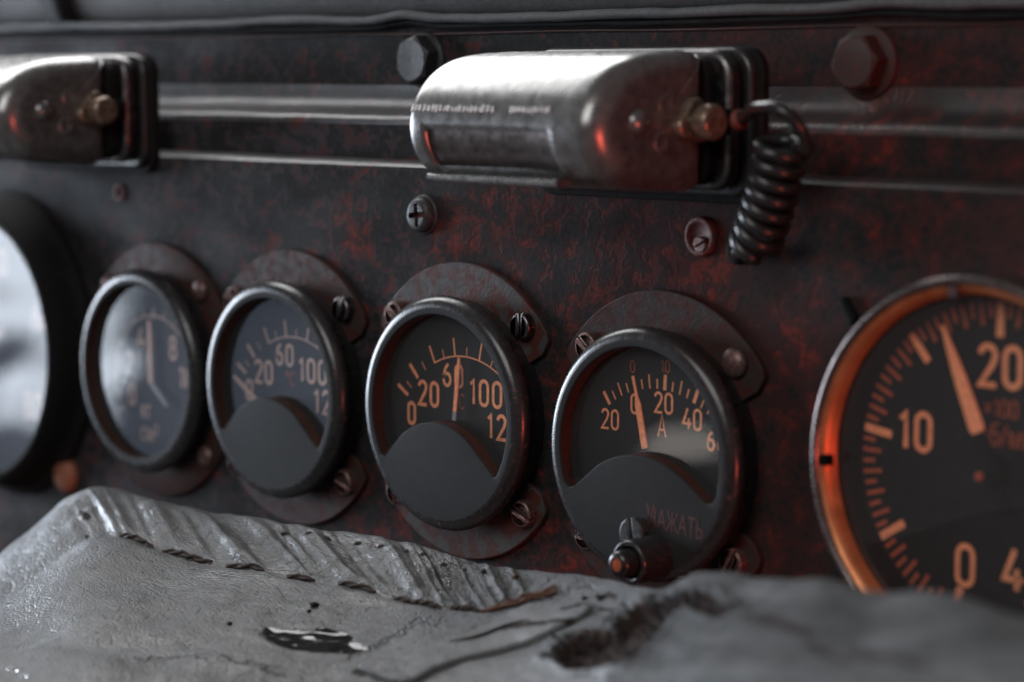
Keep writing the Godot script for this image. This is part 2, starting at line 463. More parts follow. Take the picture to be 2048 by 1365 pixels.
func build_pad() -> void:
	var p := thing("dashboard_pad", "dark grain leather roll padding along the top of the panel", "padding", Vector3.ZERO)
	var nz := noise(0.03, 51)
	var st := st_new()
	var prof := []
	for k in 15:
		var a := deg_to_rad(lerpf(-70.0, 110.0, k / 14.0))
		prof.append(Vector2(112.5 + 10.5 * sin(a) * 1.05, -18.5 + 9.5 * cos(a)))
	prof.append(Vector2(121.0, -60.0))
	prof.append(Vector2(118.0, -140.0))
	var nx := 130
	var grid := []
	for i in nx + 1:
		var x := lerpf(PX0, PX1, float(i) / nx)
		var c := []
		for q: Vector2 in prof:
			var k := nz.get_noise_2d(x, q.x * 3.0)
			c.append(Vector3(x, q.x + k * 0.9 + 0.5 * sin(x * 0.021), q.y + k * 0.8))
		grid.append(c)
	for i in nx:
		for j in prof.size() - 1: quad(st, grid[i][j], grid[i][j + 1], grid[i + 1][j + 1], grid[i + 1][j])
	obj("cushion", st, M.pad, p)
	# rolled hem, the ribbed rubber bead under it and the thin edge strip of the sheet
	for e in [["hem", 101.9, -11.0, 1.25, M.pad, 0.45, 61], ["rubber_bead", 99.8, -12.9, 0.85, M.rubber, 0.25, 62]]:
		var path := PackedVector3Array()
		var n2 := noise(0.012, e[6])
		for i in 171:
			var x := lerpf(PX0, PX1, i / 170.0)
			var fold := 1.3 * exp(-pow((x + 108.0) / 9.0, 2)) + 1.0 * exp(-pow((x - 50.0) / 14.0, 2))
			path.append(Vector3(x, e[1] + e[5] * 2.2 * n2.get_noise_1d(x) + fold, e[2] + 0.4 * n2.get_noise_1d(x + 900.0)))
		st = st_new()
		var rr: float = e[3]
		tube(st, path, func(t: float) -> float: return rr * (1.0 + 0.18 * n2.get_noise_1d(t * 4000.0)), 8, false)
		obj(e[0], st, e[4], p)
	st = st_new()
	var path2 := PackedVector3Array()
	for i in 101: path2.append(Vector3(lerpf(PX0, PX1, i / 100.0), 98.0 + 0.12 * sin(i * 0.37), -14.6))
	tube(st, path2, func(_t: float) -> float: return 0.42, 6, false)
	obj("edge_strip", st, M.bolt_rust, p)
	# dark strap hanging over the roll at its far end
	var s := thing("strap", "black strap over the pad at the far left corner", "strap", Vector3(-270, 0, 0))
	st = st_new()
	var sp := []
	for k in 13:
		var a := deg_to_rad(lerpf(-75.0, 100.0, k / 12.0))
		sp.append(Vector2(112.5 + 12.4 * sin(a) * 1.05, -18.5 + 11.2 * cos(a)))
	for j in sp.size() - 1:
		quad(st, Vector3(-8, sp[j].x, sp[j].y), Vector3(-8, sp[j + 1].x, sp[j + 1].y), Vector3(8, sp[j + 1].x, sp[j + 1].y), Vector3(8, sp[j].x, sp[j].y))
		for sd in [-1.0, 1.0]:
			var i0 := Vector3(8 * sd, 112.5 + (sp[j].x - 112.5) * 0.8, -18.5 + (sp[j].y + 18.5) * 0.8)
			var i1 := Vector3(8 * sd, 112.5 + (sp[j + 1].x - 112.5) * 0.8, -18.5 + (sp[j + 1].y + 18.5) * 0.8)
			if sd > 0: quad(st, Vector3(8, sp[j].x, sp[j].y), Vector3(8, sp[j + 1].x, sp[j + 1].y), i1, i0)
			else: quad(st, i0, i1, Vector3(-8, sp[j + 1].x, sp[j + 1].y), Vector3(-8, sp[j].x, sp[j].y))
	obj("webbing", st, M.rubber, s)

# ------------------------------------------------------------------ fasteners
func slotted(parent: Node3D, at: Vector3, r: float, h: float, turn: float, m: Material, called := "screw") -> void:
	var st := st_new()
	var b := Basis(Vector3.BACK, turn)
	lathe(st, [[Vector2(r, 0), Vector2(r, h * 0.45), Vector2(0, h * 0.45)]], 20, at)
	for sgn in [0.0, PI]:
		var poly := PackedVector2Array()
		var sl := r * 0.09
		var a0 := asin(sl / r)
		for k in 13:
			var a := lerpf(a0, PI - a0, k / 12.0)
			poly.append(Vector2(cos(a), sin(a)) * r)
		extrude(st, poly, h * 0.3, h, h * 0.28, at, b * Basis(Vector3.BACK, sgn))
	obj(called, st, m, parent)

func dome_screw(parent: Node3D, at: Vector3, r: float, h: float, m: Material, called := "screw") -> MeshInstance3D:
	var st := st_new()
	var prof := [Vector2(r, 0), Vector2(r, h * 0.25)]
	for k in 6: prof.append(Vector2(r * cos(PI / 2 * (k + 1) / 6.0), h * (0.25 + 0.75 * sin(PI / 2 * (k + 1) / 6.0))))
	lathe(st, [prof], 22, at)
	return obj(called, st, m, parent)

func build_fasteners() -> void:
	for e in [[Vector3(-103.6, 91.0, -15), 0.35, "grey hexagon bolt just left of the centre lamp's top", M.bolt, 6.6, 7.6], [Vector3(43.3, 89.9, -15), 0.12, "rust-stained hexagon bolt on a washer above the coiled cord", M.bolt_rust, 6.5, 8.3]]:
		var t := thing("hex_bolt", e[2], "bolt", e[0], "hexagon bolts along the top sheet")
		var st := st_new()
		lathe(st, [[Vector2(e[5], 0), Vector2(e[5], 0.9), Vector2(e[5] - 0.4, 1.3), Vector2(4, 1.3)]], 36)
		obj("washer", st, e[3], t)
		st = st_new()
		var hexa := PackedVector2Array()
		for k in 6: hexa.append(Vector2.from_angle(TAU * k / 6.0 + e[1]) * e[4])
		var b := hexa
		st.set_smooth_group(-1)
		for k in 6:
			var k2 := (k + 1) % 6
			var mid := (hexa[k] + hexa[k2]) / 2
			# flats with a curved chamfer that leaves a round top face
			quad(st, Vector3(b[k].x, b[k].y, 1.3), Vector3(b[k].x, b[k].y, 4.9), Vector3(mid.x, mid.y, 5.5), Vector3(mid.x, mid.y, 1.3))
			quad(st, Vector3(mid.x, mid.y, 1.3), Vector3(mid.x, mid.y, 5.5), Vector3(b[k2].x, b[k2].y, 4.9), Vector3(b[k2].x, b[k2].y, 1.3))
			var rin: float = e[4] * 0.83
			var c0 := hexa[k].normalized() * rin
			var c1 := mid.normalized() * rin
			var c2 := hexa[k2].normalized() * rin
			quad(st, Vector3(b[k].x, b[k].y, 4.9), Vector3(c0.x, c0.y, 5.8), Vector3(c1.x, c1.y, 5.8), Vector3(mid.x, mid.y, 5.5))
			quad(st, Vector3(mid.x, mid.y, 5.5), Vector3(c1.x, c1.y, 5.8), Vector3(c2.x, c2.y, 5.8), Vector3(b[k2].x, b[k2].y, 4.9))
			tri(st, Vector3(0, 0, 5.6), Vector3(c1.x, c1.y, 5.8), Vector3(c0.x, c0.y, 5.8))
			tri(st, Vector3(0, 0, 5.6), Vector3(c2.x, c2.y, 5.8), Vector3(c1.x, c1.y, 5.8))
		obj("head", st, e[3], t)
	# cross-head screw under the centre lamp
	var ph := thing("cross_head_screw", "grey cross-head screw with red rust in its recess, below the centre lamp", "screw", Vector3(-87.6, 51.4, 0.0))
	var st := st_new()
	lathe(st, [[Vector2(5.2, 0.0), Vector2(5.2, 0.5), Vector2(4.9, 0.8), Vector2(3.4, 0.8)]], 28)
	lathe(st, [[Vector2(4.7, 0.4), Vector2(4.6, 1.7), Vector2(4.2, 2.6), Vector2(3.6, 3.0), Vector2(3.0, 3.15)]], 28)
	obj("head", st, M.bolt, ph)
	st = st_new()
	for q in 4:
		var poly := PackedVector2Array()
		poly.append(Vector2(0.62, 0.62))
		for k in 7:
			var a := lerpf(0.21, PI / 2 - 0.21, k / 6.0)
			poly.append(Vector2(cos(a), sin(a)) * 3.05)
		extrude(st, poly, 0.8, 3.15, 0.2, Vector3.ZERO, Basis(Vector3.BACK, PI / 2 * q + 0.08))
	obj("face", st, M.bolt, ph)
	st = st_new()
	lathe(st, [[Vector2(3.1, 0.9), Vector2(3.0, 1.5), Vector2(0, 1.2)]], 20)
	obj("recess", st, M.rust_red, ph)
	# rusty blanking plug by the end of the cord
	var pl := thing("blanking_plug", "round rusty red blanking plug beside the lower end of the coiled cord", "plug", Vector3(7.9, 50.4, 0.0))
	st = st_new()
	lathe(st, [[Vector2(4.7, 0), Vector2(4.7, 0.7), Vector2(4.2, 1.2), Vector2(3.6, 1.25), Vector2(3.1, 0.75), Vector2(0, 0.6)]], 28)
	obj("disc", st, M.rust_red, pl)
	slotted(pl, Vector3(0.5, -1.8, 0.55), 1.9, 1.0, 0.5, M.steel_rust, "stud")
	var dm := thing("round_head_screw", "orange rusted round-head screw at the panel's lower left", "screw", Vector3(-255.5, -36.6, 0.0))
	dome_screw(dm, Vector3.ZERO, 5.6, 3.6, M.orange_rust, "head")
	st = st_new()
	lathe(st, [[Vector2(6.6, 0.0), Vector2(6.6, 0.35), Vector2(5.5, 0.5)]], 24)
	obj("washer", st, M.bolt_rust, dm)
	var g1 := thing("rimmed_hole", "small dark hole with a raised rim below the far lamp", "grommet", Vector3(-224.3, 52.3, 0.0))  # panel hole drawn as a raised ring round a black disc
	st = st_new()
	lathe(st, [[Vector2(2.7, 0), Vector2(2.6, 0.7), Vector2(2.1, 0.9), Vector2(1.7, 0.7), Vector2(1.5, 0.1), Vector2(0, 0.1)]], 20)
	obj("ring", st, M.rust_red, g1)
	st = st_new()
	lathe(st, [[Vector2(1.7, 0.3), Vector2(0, 0.3)]], 16)
	obj("bore", st, M.black, g1)
	var s1 := thing("slot_rod", "slot built as a raised black pin at the upper left of the large orange gauge", "rod", Vector3(51.5, 36.6, 0.0))  # panel slot drawn as a raised dark tube
	st = st_new()
	tube(st, PackedVector3Array([Vector3(-1.6, 2.2, 0.9), Vector3(0, 0, 1.2), Vector3(1.8, -2.4, 1.2)]), func(_t: float) -> float: return 1.25, 10)
	obj("rod_body", st, M.rubber, s1)
	var w1 := thing("cheese_head_screw", "small bright slotted screw just above the leather beside the large orange gauge", "screw", Vector3(48.6, -26.6, 0.0))
	slotted(w1, Vector3.ZERO, 2.6, 2.2, 0.9, M.steel, "head")

# ------------------------------------------------------------------ gauges
func flange_sector(a0: float, a1: float, r0: float, r1: float, z0: float, z1: float, m: Material, parent: Node3D, called := "flange") -> void:
	var poly := PackedVector2Array()
	var n := 40
	# outer arc runs counter-clockwise from a0 to a1 (degrees from +x), ends rounded
	for k in n + 1:
		var u := float(k) / n
		var a := deg_to_rad(lerpf(a0, a1, u))
		var e := minf(u, 1.0 - u) * deg_to_rad(a1 - a0) * r1
		var rr := r1 - (0.0 if e > 4.0 else 4.0 - sqrt(maxf(0.0, 16.0 - (4.0 - e) * (4.0 - e))))
		poly.append(Vector2(cos(a), sin(a)) * rr)
	for k in n + 1:
		var a := deg_to_rad(lerpf(a1, a0, float(k) / n))
		poly.append(Vector2(cos(a), sin(a)) * r0)
	var st := st_new()
	extrude(st, poly, z0, z1, 0.35)
	obj(called, st, m, parent)

func window_outline(R: float, ac: Vector2, ar: float, fil: float) -> PackedVector2Array:
	# the part of a disc of radius R above a round mask (centre ac, radius ar), as rays from (0, 8); corners softened
	var out := PackedVector2Array()
	var o := Vector2(0, 8)
	var n := 240
	var d := PackedFloat32Array()
	for k in n:
		var dir := Vector2.from_angle(TAU * k / n)
		var bq := o.dot(dir)
		var t := -bq + sqrt(bq * bq - o.length_squared() + R * R)
		if ar > 0.0:
			var oc := o - ac
			var b2 := oc.dot(dir)
			var disc := b2 * b2 - oc.length_squared() + ar * ar
			if disc > 0.0:
				var t2 := -b2 - sqrt(disc)
				if t2 > 0.0: t = minf(t, t2)
		d.append(t)
	for k in n: out.append(o + Vector2.from_angle(TAU * k / n) * d[k])
	if ar > 0.0:
		# round the two sharp corners: shrink, then grow again with round joins, and sample along the same rays
		var small := Geometry2D.offset_polygon(out, -fil, Geometry2D.JOIN_MITER)
		var back := Geometry2D.offset_polygon(small[0], fil, Geometry2D.JOIN_ROUND)
		var bp: PackedVector2Array = back[0]
		for k in n:
			var far := o + Vector2.from_angle(TAU * k / n) * 60.0
			var best := 60.0
			for i in bp.size():
				var hit: Variant = Geometry2D.segment_intersects_segment(o, far, bp[i], bp[(i + 1) % bp.size()])
				if hit != null: best = minf(best, o.distance_to(hit))
			out[k] = o + Vector2.from_angle(TAU * k / n) * best
	return out

func gauge_body(t: Node3D, win: PackedVector2Array, mf: Material) -> void:
	var st := st_new()
	lathe(st, [[Vector2(28.6, 0), Vector2(28.8, 3.2), Vector2(29.2, 5.0), Vector2(29.8, 5.8), Vector2(30.0, 6.6), Vector2(29.95, 7.4), Vector2(29.6, 8.3), Vector2(29.0, 9.05), Vector2(28.2, 9.55), Vector2(27.5, 9.75), Vector2(27.0, 9.8)]], 96)
	var n := win.size()
	var f := Vector2(0, 8)
	var bz := obj("bezel", st, mf, t)
	st = st_new()
	st.set_smooth_group(1)
	var rings := []
	var outer := PackedVector2Array()
	for k in n:
		var dir := (win[k] - f).normalized()
		var bq := f.dot(dir)
		outer.append(f + dir * (-bq + sqrt(bq * bq - f.length_squared() + 27.0 * 27.0)))
	rings.append([outer, 9.8])
	for e in [[-0.5, 9.8], [-0.25, 9.75], [-0.08, 9.6], [0.0, 9.35]]: rings.append([inset(win, e[0]), e[1]])
	for L in rings.size() - 1:
		var A: PackedVector2Array = rings[L][0]
		var B: PackedVector2Array = rings[L + 1][0]
		for k in n:
			var j := (k + 1) % n
			quad(st, Vector3(A[k].x, A[k].y, rings[L][1]), Vector3(B[k].x, B[k].y, rings[L + 1][1]), Vector3(B[j].x, B[j].y, rings[L + 1][1]), Vector3(A[j].x, A[j].y, rings[L][1]))
	obj("face_plate", st, M.face, bz)
	st = st_new()
	for k in n:
		var j := (k + 1) % n
		quad(st, Vector3(win[k].x, win[k].y, 9.35), Vector3(win[k].x, win[k].y, 6.4), Vector3(win[j].x, win[j].y, 6.4), Vector3(win[j].x, win[j].y, 9.35))
	obj("window_wall", st, M.wall, bz)
	st = st_new()
	for k in n:
		var j := (k + 1) % n
		quad(st, Vector3(win[k].x, win[k].y, 6.4), Vector3(win[k].x, win[k].y, 1.9), Vector3(win[j].x, win[j].y, 1.9), Vector3(win[j].x, win[j].y, 6.4))
	obj("dial_well", st, M.dial, bz)

func glass_disc(t: Node3D, r: float, z: float) -> void:
	var st := st_new()
	lathe(st, [[Vector2(r, z), Vector2(r * 0.5, z), Vector2(0, z)]], 48)
	obj("glass", st, M.glass, t)

func dial_disc(t: Node3D, r: float, z: float) -> MeshInstance3D:
	var st := st_new()
	lathe(st, [[Vector2(r, z), Vector2(r * 0.5, z), Vector2(0, z)]], 48)
	return obj("dial", st, M.dial, t)

func radial(st: SurfaceTool, c: Vector2, deg: float, r0: float, r1: float, w: float, z: float) -> void:
	var d := Vector2(sin(deg_to_rad(deg)), cos(deg_to_rad(deg)))
	ribbon(st, PackedVector2Array([c + d * r0, c + d * r1]), w, z)

func needle(t: Node3D, pts: Array, z: float, m: Material, called := "needle") -> void:
	# pts: [Vector2 point, width] along the needle; a thin bar with thickness
	var L := PackedVector2Array()
	var Rr := PackedVector2Array()
	var dir: Vector2 = (pts[-1][0] - pts[0][0]).normalized()
	var nn := Vector2(-dir.y, dir.x)
	for p: Array in pts:
		L.append(p[0] + nn * p[1] / 2)
		Rr.append(p[0] - nn * p[1] / 2)
	L.reverse()
	var poly := Rr
	poly.append_array(L)
	var st := st_new()
	extrude(st, poly, z, z + 0.35, 0.08)
	obj(called, st, m, t)

func temperature_gauge(at: Vector3, label: String, grey: bool, needle_deg: float, mats: Array) -> Node3D:
	var t := thing("temperature_gauge", label, "gauge", at, "row of small round gauges")
	for s in [[30.0, 150.0], [212.0, 328.0]]: flange_sector(s[0], s[1], 28.0, 38.0, 0.0, 1.6, mats[1], t)
	gauge_body(t, window_outline(25.2, Vector2(-0.7, -24.6), 22.4, 0.7), mats[0])
	for a in [45.0, 136.0, 225.0, 316.0]:
		var p := Vector2.from_angle(deg_to_rad(a)) * 33.3
		slotted(t, Vector3(p.x, p.y, 1.5), 3.5, 2.6, 1.45 + a * 0.7, M.steel_dark if a < 100.0 else M.steel_rust)
	var ink: Material = M.lume_grey if grey else M.lume
	var d := dial_disc(t, 27.0, 2.0)
	var pv := Vector2(1.6, -11.4)
	var angs := [-57.7, -52.0, -43.6, -35.2, -25.8, -17.0, -7.6, 2.2, 12.6, 22.5, 34.3]
	var st := st_new()
	for i in 10:
		var big := i % 2 == 0
		radial(st, pv, angs[i], 25.6, 30.3 if big else 28.0, (0.95 if i < 3 else 0.6) if big else 0.28, 2.08)
	ribbon(st, arc_pts(pv, 25.6, 25.6, 90 + 26.0, 90 - 40.0, 24), 0.36, 2.1)
	obj("tick_marks", st, ink, d)
	numeral("0", Vector2(-18.6, -2.3), 5.4, 0.95, 2.1, ink, d)
	numeral("20", Vector2(-12.0, 3.4), 6.0, 0.95, 2.1, ink, d, 0.3)
	numeral("60", Vector2(-2.6, 9.0), 5.6, 0.85, 2.1, ink, d, 0.34)
	numeral("100", Vector2(9.6, 5.5), 6.2, 0.95, 2.1, ink, d, 0.32)
	numeral("120", Vector2(16.0, -2.6), 6.0, 0.95, 2.1, ink, d, 0.34)
	numeral("°C", Vector2(-0.2, 2.6), 3.6, 0.35, 2.1, M.lume_dim, d)
	var dv := Vector2(sin(deg_to_rad(needle_deg)), cos(deg_to_rad(needle_deg)))
	var np := Vector2(-1.4, -11.4)
	needle(t, [[np + dv * 11.6, 1.35], [np + dv * 22.0, 1.25], [np + dv * 25.6, 0.7]], 3.6, ink)
	needle(t, [[np + dv * 3.0, 1.3], [np + dv * 11.5, 1.3]], 3.6, M.needle_grey, "needle_tail")
	glass_disc(t, 25.9, 6.4)
	return t

func ammeter(at: Vector3) -> void:
	var t := thing("ammeter", "ammeter gauge with a push button, marked A, nearest of the small gauges", "gauge", at, "row of small round gauges")
	for s in [[30.0, 150.0], [212.0, 328.0]]: flange_sector(s[0], s[1], 28.0, 38.0, 0.0, 1.6, M.flange_red, t)
	gauge_body(t, window_outline(25.2, Vector2(0.7, -26.5), 26.6, 2.0), M.enamel_worn)
	for a in [45.0, 135.0, 225.0, 316.0]:
		var p := Vector2.from_angle(deg_to_rad(a)) * 32.6
		if a < 100.0: dome_screw(t, Vector3(p.x, p.y, 1.5), 3.6, 2.6, M.steel_rust)
		else: slotted(t, Vector3(p.x, p.y, 1.5), 3.5, 2.4, a * 0.6, M.steel_rust)
	var d := dial_disc(t, 27.0, 2.0)
	var pv := Vector2(-0.1, -13.0)
	var st := st_new()
	for i in 15:
		var v := -20.0 + 5.0 * i
		var a := -16.0 + v * 0.968
		if i % 4 == 0: radial(st, pv, a, 27.8, 31.4, 0.95, 2.08)
		elif i % 2 == 0: radial(st, pv, a, 27.9, 31.2, 0.42, 2.08)
		else: radial(st, pv, a, 27.9, 30.2, 0.42, 2.08)
	obj("tick_marks", st, M.lume, d)
	numeral("20", Vector2(-16.1, 6.1), 4.5, 0.62, 2.1, M.lume, d, 0.26)
	numeral("0", Vector2(-8.1, 10.6), 4.4, 0.62, 2.1, M.lume, d)
	numeral("20", Vector2(1.2, 11.7), 4.6, 0.62, 2.1, M.lume, d, 0.26)
	numeral("40", Vector2(10.2, 8.8), 4.6, 0.62, 2.1, M.lume, d, 0.26)
	numeral("60", Vector2(17.6, 4.4), 4.2, 0.62, 2.1, M.lume, d, 0.3)
	numeral("0", Vector2(-8.8, 19.4), 2.7, 0.36, 2.1, M.lume_dim, d)
	numeral("10", Vector2(1.7, 20.3), 2.7, 0.36, 2.1, M.lume_dim, d, 0.24)
	numeral("20", Vector2(12.6, 18.0), 2.7, 0.36, 2.1, M.lume_dim, d, 0.24)
	numeral("A", Vector2(0.75, 6.3), 5.2, 0.5, 2.1, M.lume, d)
	var dv := Vector2(sin(deg_to_rad(-13.0)), cos(deg_to_rad(-13.0)))
	needle(t, [[pv + dv * 14.0, 1.9], [pv + dv * 24.5, 1.75], [pv + dv * 26.6, 0.75], [pv + dv * 30.0, 0.35]], 3.4, M.lume)
	glass_disc(t, 25.9, 6.4)
	# zero-adjusting screw, push button and the engraved word on the mask
	slotted(t, Vector3(0.2, -18.2, 9.8), 3.9, 2.2, 1.75, M.bolt, "adjusting_screw")
	st = st_new()
	var c := Vector3(6.4, -22.9, 9.2)
	lathe(st, [[Vector2(5.2, 0), Vector2(5.2, 9.2), Vector2(5.0, 9.9), Vector2(4.6, 10.2), Vector2(4.1, 10.1), Vector2(3.8, 9.7)], [Vector2(3.8, 9.7), Vector2(3.6, 7.5), Vector2(0, 7.5)]], 36, c)
	var col := obj("button_collar", st, M.enamel, t)
	st = st_new()
	lathe(st, [[Vector2(3.2, 7.5), Vector2(3.2, 12.6), Vector2(2.9, 13.5), Vector2(2.3, 14.0), Vector2(1.7, 14.1)], [Vector2(1.7, 14.1), Vector2(1.5, 13.7), Vector2(0, 13.6)]], 30, c)
	var b := obj("push_button", st, M.cord, t)
	st = st_new()
	lathe(st, [[Vector2(1.55, 13.85), Vector2(0.8, 14.0), Vector2(0, 14.0)]], 16, c)
	obj("orange_dot", st, M.lume_dim, b)
	lettering("V", Vector3(4.4, -13.2, 9.84), 4.2, M.red_paint, t, -0.05, 0.75, "engraved_letter")
	lettering("НАЖАТЬ", Vector3(12.2, -14.3, 9.84), 2.0, M.red_paint, t, -0.06, 0.72, "engraved_word")
	st = st_new()
	col.set_meta("label", "grey tubular collar of the push button")

func pressure_gauge(at: Vector3) -> void:
	var t := thing("pressure_gauge", "small round pressure gauge with a fully open face mirroring the sky", "gauge", at, "row of small round gauges")
	var st := st_new()
	lathe(st, [[Vector2(37.4, 0), Vector2(37.4, 1.2), Vector2(37.0, 1.6), Vector2(28, 1.6)]], 72)
	obj("flange", st, M.flange_red, t)
	gauge_body(t, window_outline(25.4, Vector2.ZERO, 0.0, 0), M.enamel)
	for a in [48.0, 135.0, 225.0, 316.0]:
		var p := Vector2.from_angle(deg_to_rad(a)) * 33.2
		dome_screw(t, Vector3(p.x, p.y, 1.5), 3.3, 2.4, M.steel_rust)
	var d := dial_disc(t, 27.0, 2.0)
	st = st_new()
	var pv := Vector2(-1.0, -3.5)
	for i in 17: radial(st, pv, -120.0 + 15.0 * i, 19.6 if i % 4 else 18.4, 21.6, 0.6 if i % 4 == 0 else 0.35, 2.08)
	ribbon(st, arc_pts(pv, 19.4, 19.4, 200, -20, 30), 0.4, 2.1)
	obj("tick_marks", st, M.lume_grey, d)
	numeral("8", Vector2(8.5, 7.0), 6.4, 0.95, 2.1, M.lume_grey, d)
	numeral("10", Vector2(14.4, -1.2), 6.0, 0.95, 2.1, M.lume_grey, d)
	numeral("0", Vector2(-12.5, -8.6), 5.6, 0.95, 2.1, M.lume_grey, d)
	numeral("2", Vector2(-13.8, 1.0), 6.0, 0.95, 2.1, M.lume_grey, d)
	numeral("4", Vector2(-7.5, 8.8), 5.6, 0.95, 2.1, M.lume_grey, d)
	lettering("кг", Vector3(-5.6, -12.4, 2.1), 5.4, M.lume_grey, d)
	lettering("см²", Vector3(-4.0, -19.2, 2.1), 5.4, M.lume_grey, d)
	var np := Vector2(-1.0, -4.0)
	needle(t, [[np, 2.1], [np + Vector2(-0.4, 14.0), 1.9], [np + Vector2(-0.5, 18.5), 1.0]], 3.2, M.lume_grey)
	needle(t, [[np + Vector2(8.0, -6.0), 1.2], [np, 1.6]], 3.2, M.needle_grey, "needle_tail")
	glass_disc(t, 26.2, 6.8)

func tachometer(at: Vector3) -> void:
	var t := thing("tachometer", "large tachometer with orange numerals and a copper inner ring", "gauge", at)
	var st := st_new()
	lathe(st, [[Vector2(39.0, 0), Vector2(39.4, 11.0), Vector2(40.2, 12.6), Vector2(40.6, 14.2), Vector2(40.4, 15.4), Vector2(39.8, 16.1), Vector2(39.1, 16.2), Vector2(38.5, 15.8), Vector2(38.3, 15.2)]], 120)
	obj("bezel", st, M.rim_dark, t)
	st = st_new()
	lathe(st, [[Vector2(38.3, 15.2), Vector2(37.7, 14.9), Vector2(37.0, 14.2), Vector2(36.5, 13.0), Vector2(36.2, 11.6)]], 120)
	var ring := obj("retaining_ring", st, M.copper, t)
	for deg in [182.0, 97.0]:
		st = st_new()
		var b := Basis(Vector3.BACK, deg_to_rad(deg))
		extrude(st, round_rect(1.25, 1.15, 0.3, 3), 13.2, 15.35, 0.15, b * Vector3(37.2, 0, 0), b)
		obj("ring_joint", st, M.black if deg > 100.0 else M.bolt_rust, ring)
	st = st_new()
	lathe(st, [[Vector2(36.2, 11.6), Vector2(35.6, 11.0), Vector2(35.4, 8.0), Vector2(35.2, 5.0)]], 96)
	obj("shroud", st, M.dial, t)
	var d := dial_disc(t, 35.4, 5.0)
	st = st_new()
	for i in 81:
		var v := i * 0.5
		var a := -162.0 + v * 8.1
		if i % 10 == 0: radial(st, Vector2.ZERO, a, 27.2, 34.4, 1.75, 5.09)
	obj("major_ticks", st, M.lume, d)
	st = st_new()
	for i in 81:
		var v := i * 0.5
		var a := -162.0 + v * 8.1
		if i % 10 != 0: radial(st, Vector2.ZERO, a, 29.6 if i % 2 == 0 else 31.2, 34.4, 0.95, 5.08)
	obj("minor_ticks", st, M.lume_dim, d)
	numeral("0", Vector2(-7.4, -21.0), 8.2, 1.15, 5.1, M.lume, d)
	numeral("10", Vector2(-20.8, 5.7), 7.6, 1.25, 5.1, M.lume, d, 0.3)
	numeral("20", Vector2(0.2, 21.2), 8.0, 1.25, 5.1, M.lume, d, 0.3)
	numeral("30", Vector2(20.8, 5.7), 7.6, 1.25, 5.1, M.lume, d, 0.3)
	numeral("40", Vector2(7.4, -20.2), 8.2, 1.15, 5.1, M.lume, d, 0.28)
	numeral("×100", Vector2(0.6, 12.6), 3.4, 0.42, 5.1, M.lume_dim, d, 0.22)
	lettering("об/мин", Vector3(3.6, 7.0, 5.1), 3.2, M.lume_dim, d)
	var dv := Vector2(sin(deg_to_rad(-24.0)), cos(deg_to_rad(-24.0)))
	needle(t, [[dv * 8.2, 3.0], [dv * 9.4, 3.7], [dv * 20.0, 3.0], [dv * 27.0, 1.7], [dv * 31.5, 0.6]], 7.0, M.lume)
	needle(t, [[dv * -9.0, 3.4], [dv * 8.2, 3.0]], 7.0, M.black, "needle_tail")
	st = st_new()
	lathe(st, [[Vector2(3.2, 5), Vector2(3.2, 8.2), Vector2(2.8, 8.8), Vector2(0, 9)]], 28)
	var hub := obj("hub", st, M.black, t)
	st = st_new()
	lathe(st, [[Vector2(1.0, 8.95), Vector2(0.9, 9.3), Vector2(0, 9.4)]], 14, Vector3(-1.6, -1.2, 0))
	obj("hub_mark", st, M.lume_dim, hub)
	glass_disc(t, 36.0, 11.3)

func speedometer(at: Vector3) -> void:
	var t := thing("speedometer", "large dark-rimmed gauge cut by the left edge, its glass mirroring bright sky", "gauge", at)
	var st := st_new()
	lathe(st, [[Vector2(48.5, 0), Vector2(48.5, 2.0), Vector2(48, 2.6), Vector2(46.6, 3.0), Vector2(45.8, 5.5), Vector2(44.6, 9.6), Vector2(43.6, 11.6), Vector2(42.4, 12.8), Vector2(41.4, 13.1), Vector2(40.6, 12.9), Vector2(40.2, 12.3)]], 110)
	obj("bezel", st, M.rubber, t)
	var d := dial_disc(t, 41.0, 4.0)
	st = st_new()
	for i in 41: radial(st, Vector2.ZERO, -135.0 + i * 6.75, 33.0 if i % 5 == 0 else 35.5, 38.0, 1.2 if i % 5 == 0 else 0.7, 4.08)
	obj("tick_marks", st, M.lume_grey, d)
	for e in [["0", -135.0], ["20", -67.5], ["40", 0.0], ["60", 67.5], ["80", 135.0]]:
		numeral(e[0], Vector2(sin(deg_to_rad(e[1])), cos(deg_to_rad(e[1]))) * 26.0, 7.6, 1.2, 4.1, M.lume_grey, d)
	var dv := Vector2(sin(deg_to_rad(-135.0)), cos(deg_to_rad(-135.0)))
	needle(t, [[dv * -6.0, 2.6], [dv * 20.0, 2.2], [dv * 33.0, 0.7]], 6.0, M.lume_grey)
	glass_disc(t, 40.6, 11.8)

# ------------------------------------------------------------------ panel lamps
func d_section() -> PackedVector2Array:
	# lamp cross-section as (z, y), counter-clockwise seen from +x with z to the left; y measured from the plate's middle
	var key := [Vector2(12.6, 13.2), Vector2(13.2, 15.6), Vector2(15.6, 16.6), Vector2(22, 16.4), Vector2(28, 16.0), Vector2(33.5, 15.2), Vector2(38.5, 13.6), Vector2(43.0, 10.8), Vector2(46.4, 7.0), Vector2(48.4, 2.6), Vector2(48.8, -1.2), Vector2(47.6, -5.6), Vector2(45.2, -9.2), Vector2(41.8, -11.8), Vector2(37.0, -13.2), Vector2(31, -13.8), Vector2(24, -14.2), Vector2(16.2, -14.6), Vector2(13.6, -13.4), Vector2(12.6, -10.8)]
	var out := PackedVector2Array()
	var n := key.size()
	for i in n:
		for k in 4:
			out.append((key[i] as Vector2).cubic_interpolate(key[(i + 1) % n], key[(i + n - 1) % n], key[(i + 2) % n], k / 4.0) if not i in [n - 1] else (key[i] as Vector2).lerp(key[0], k / 4.0))
	return out

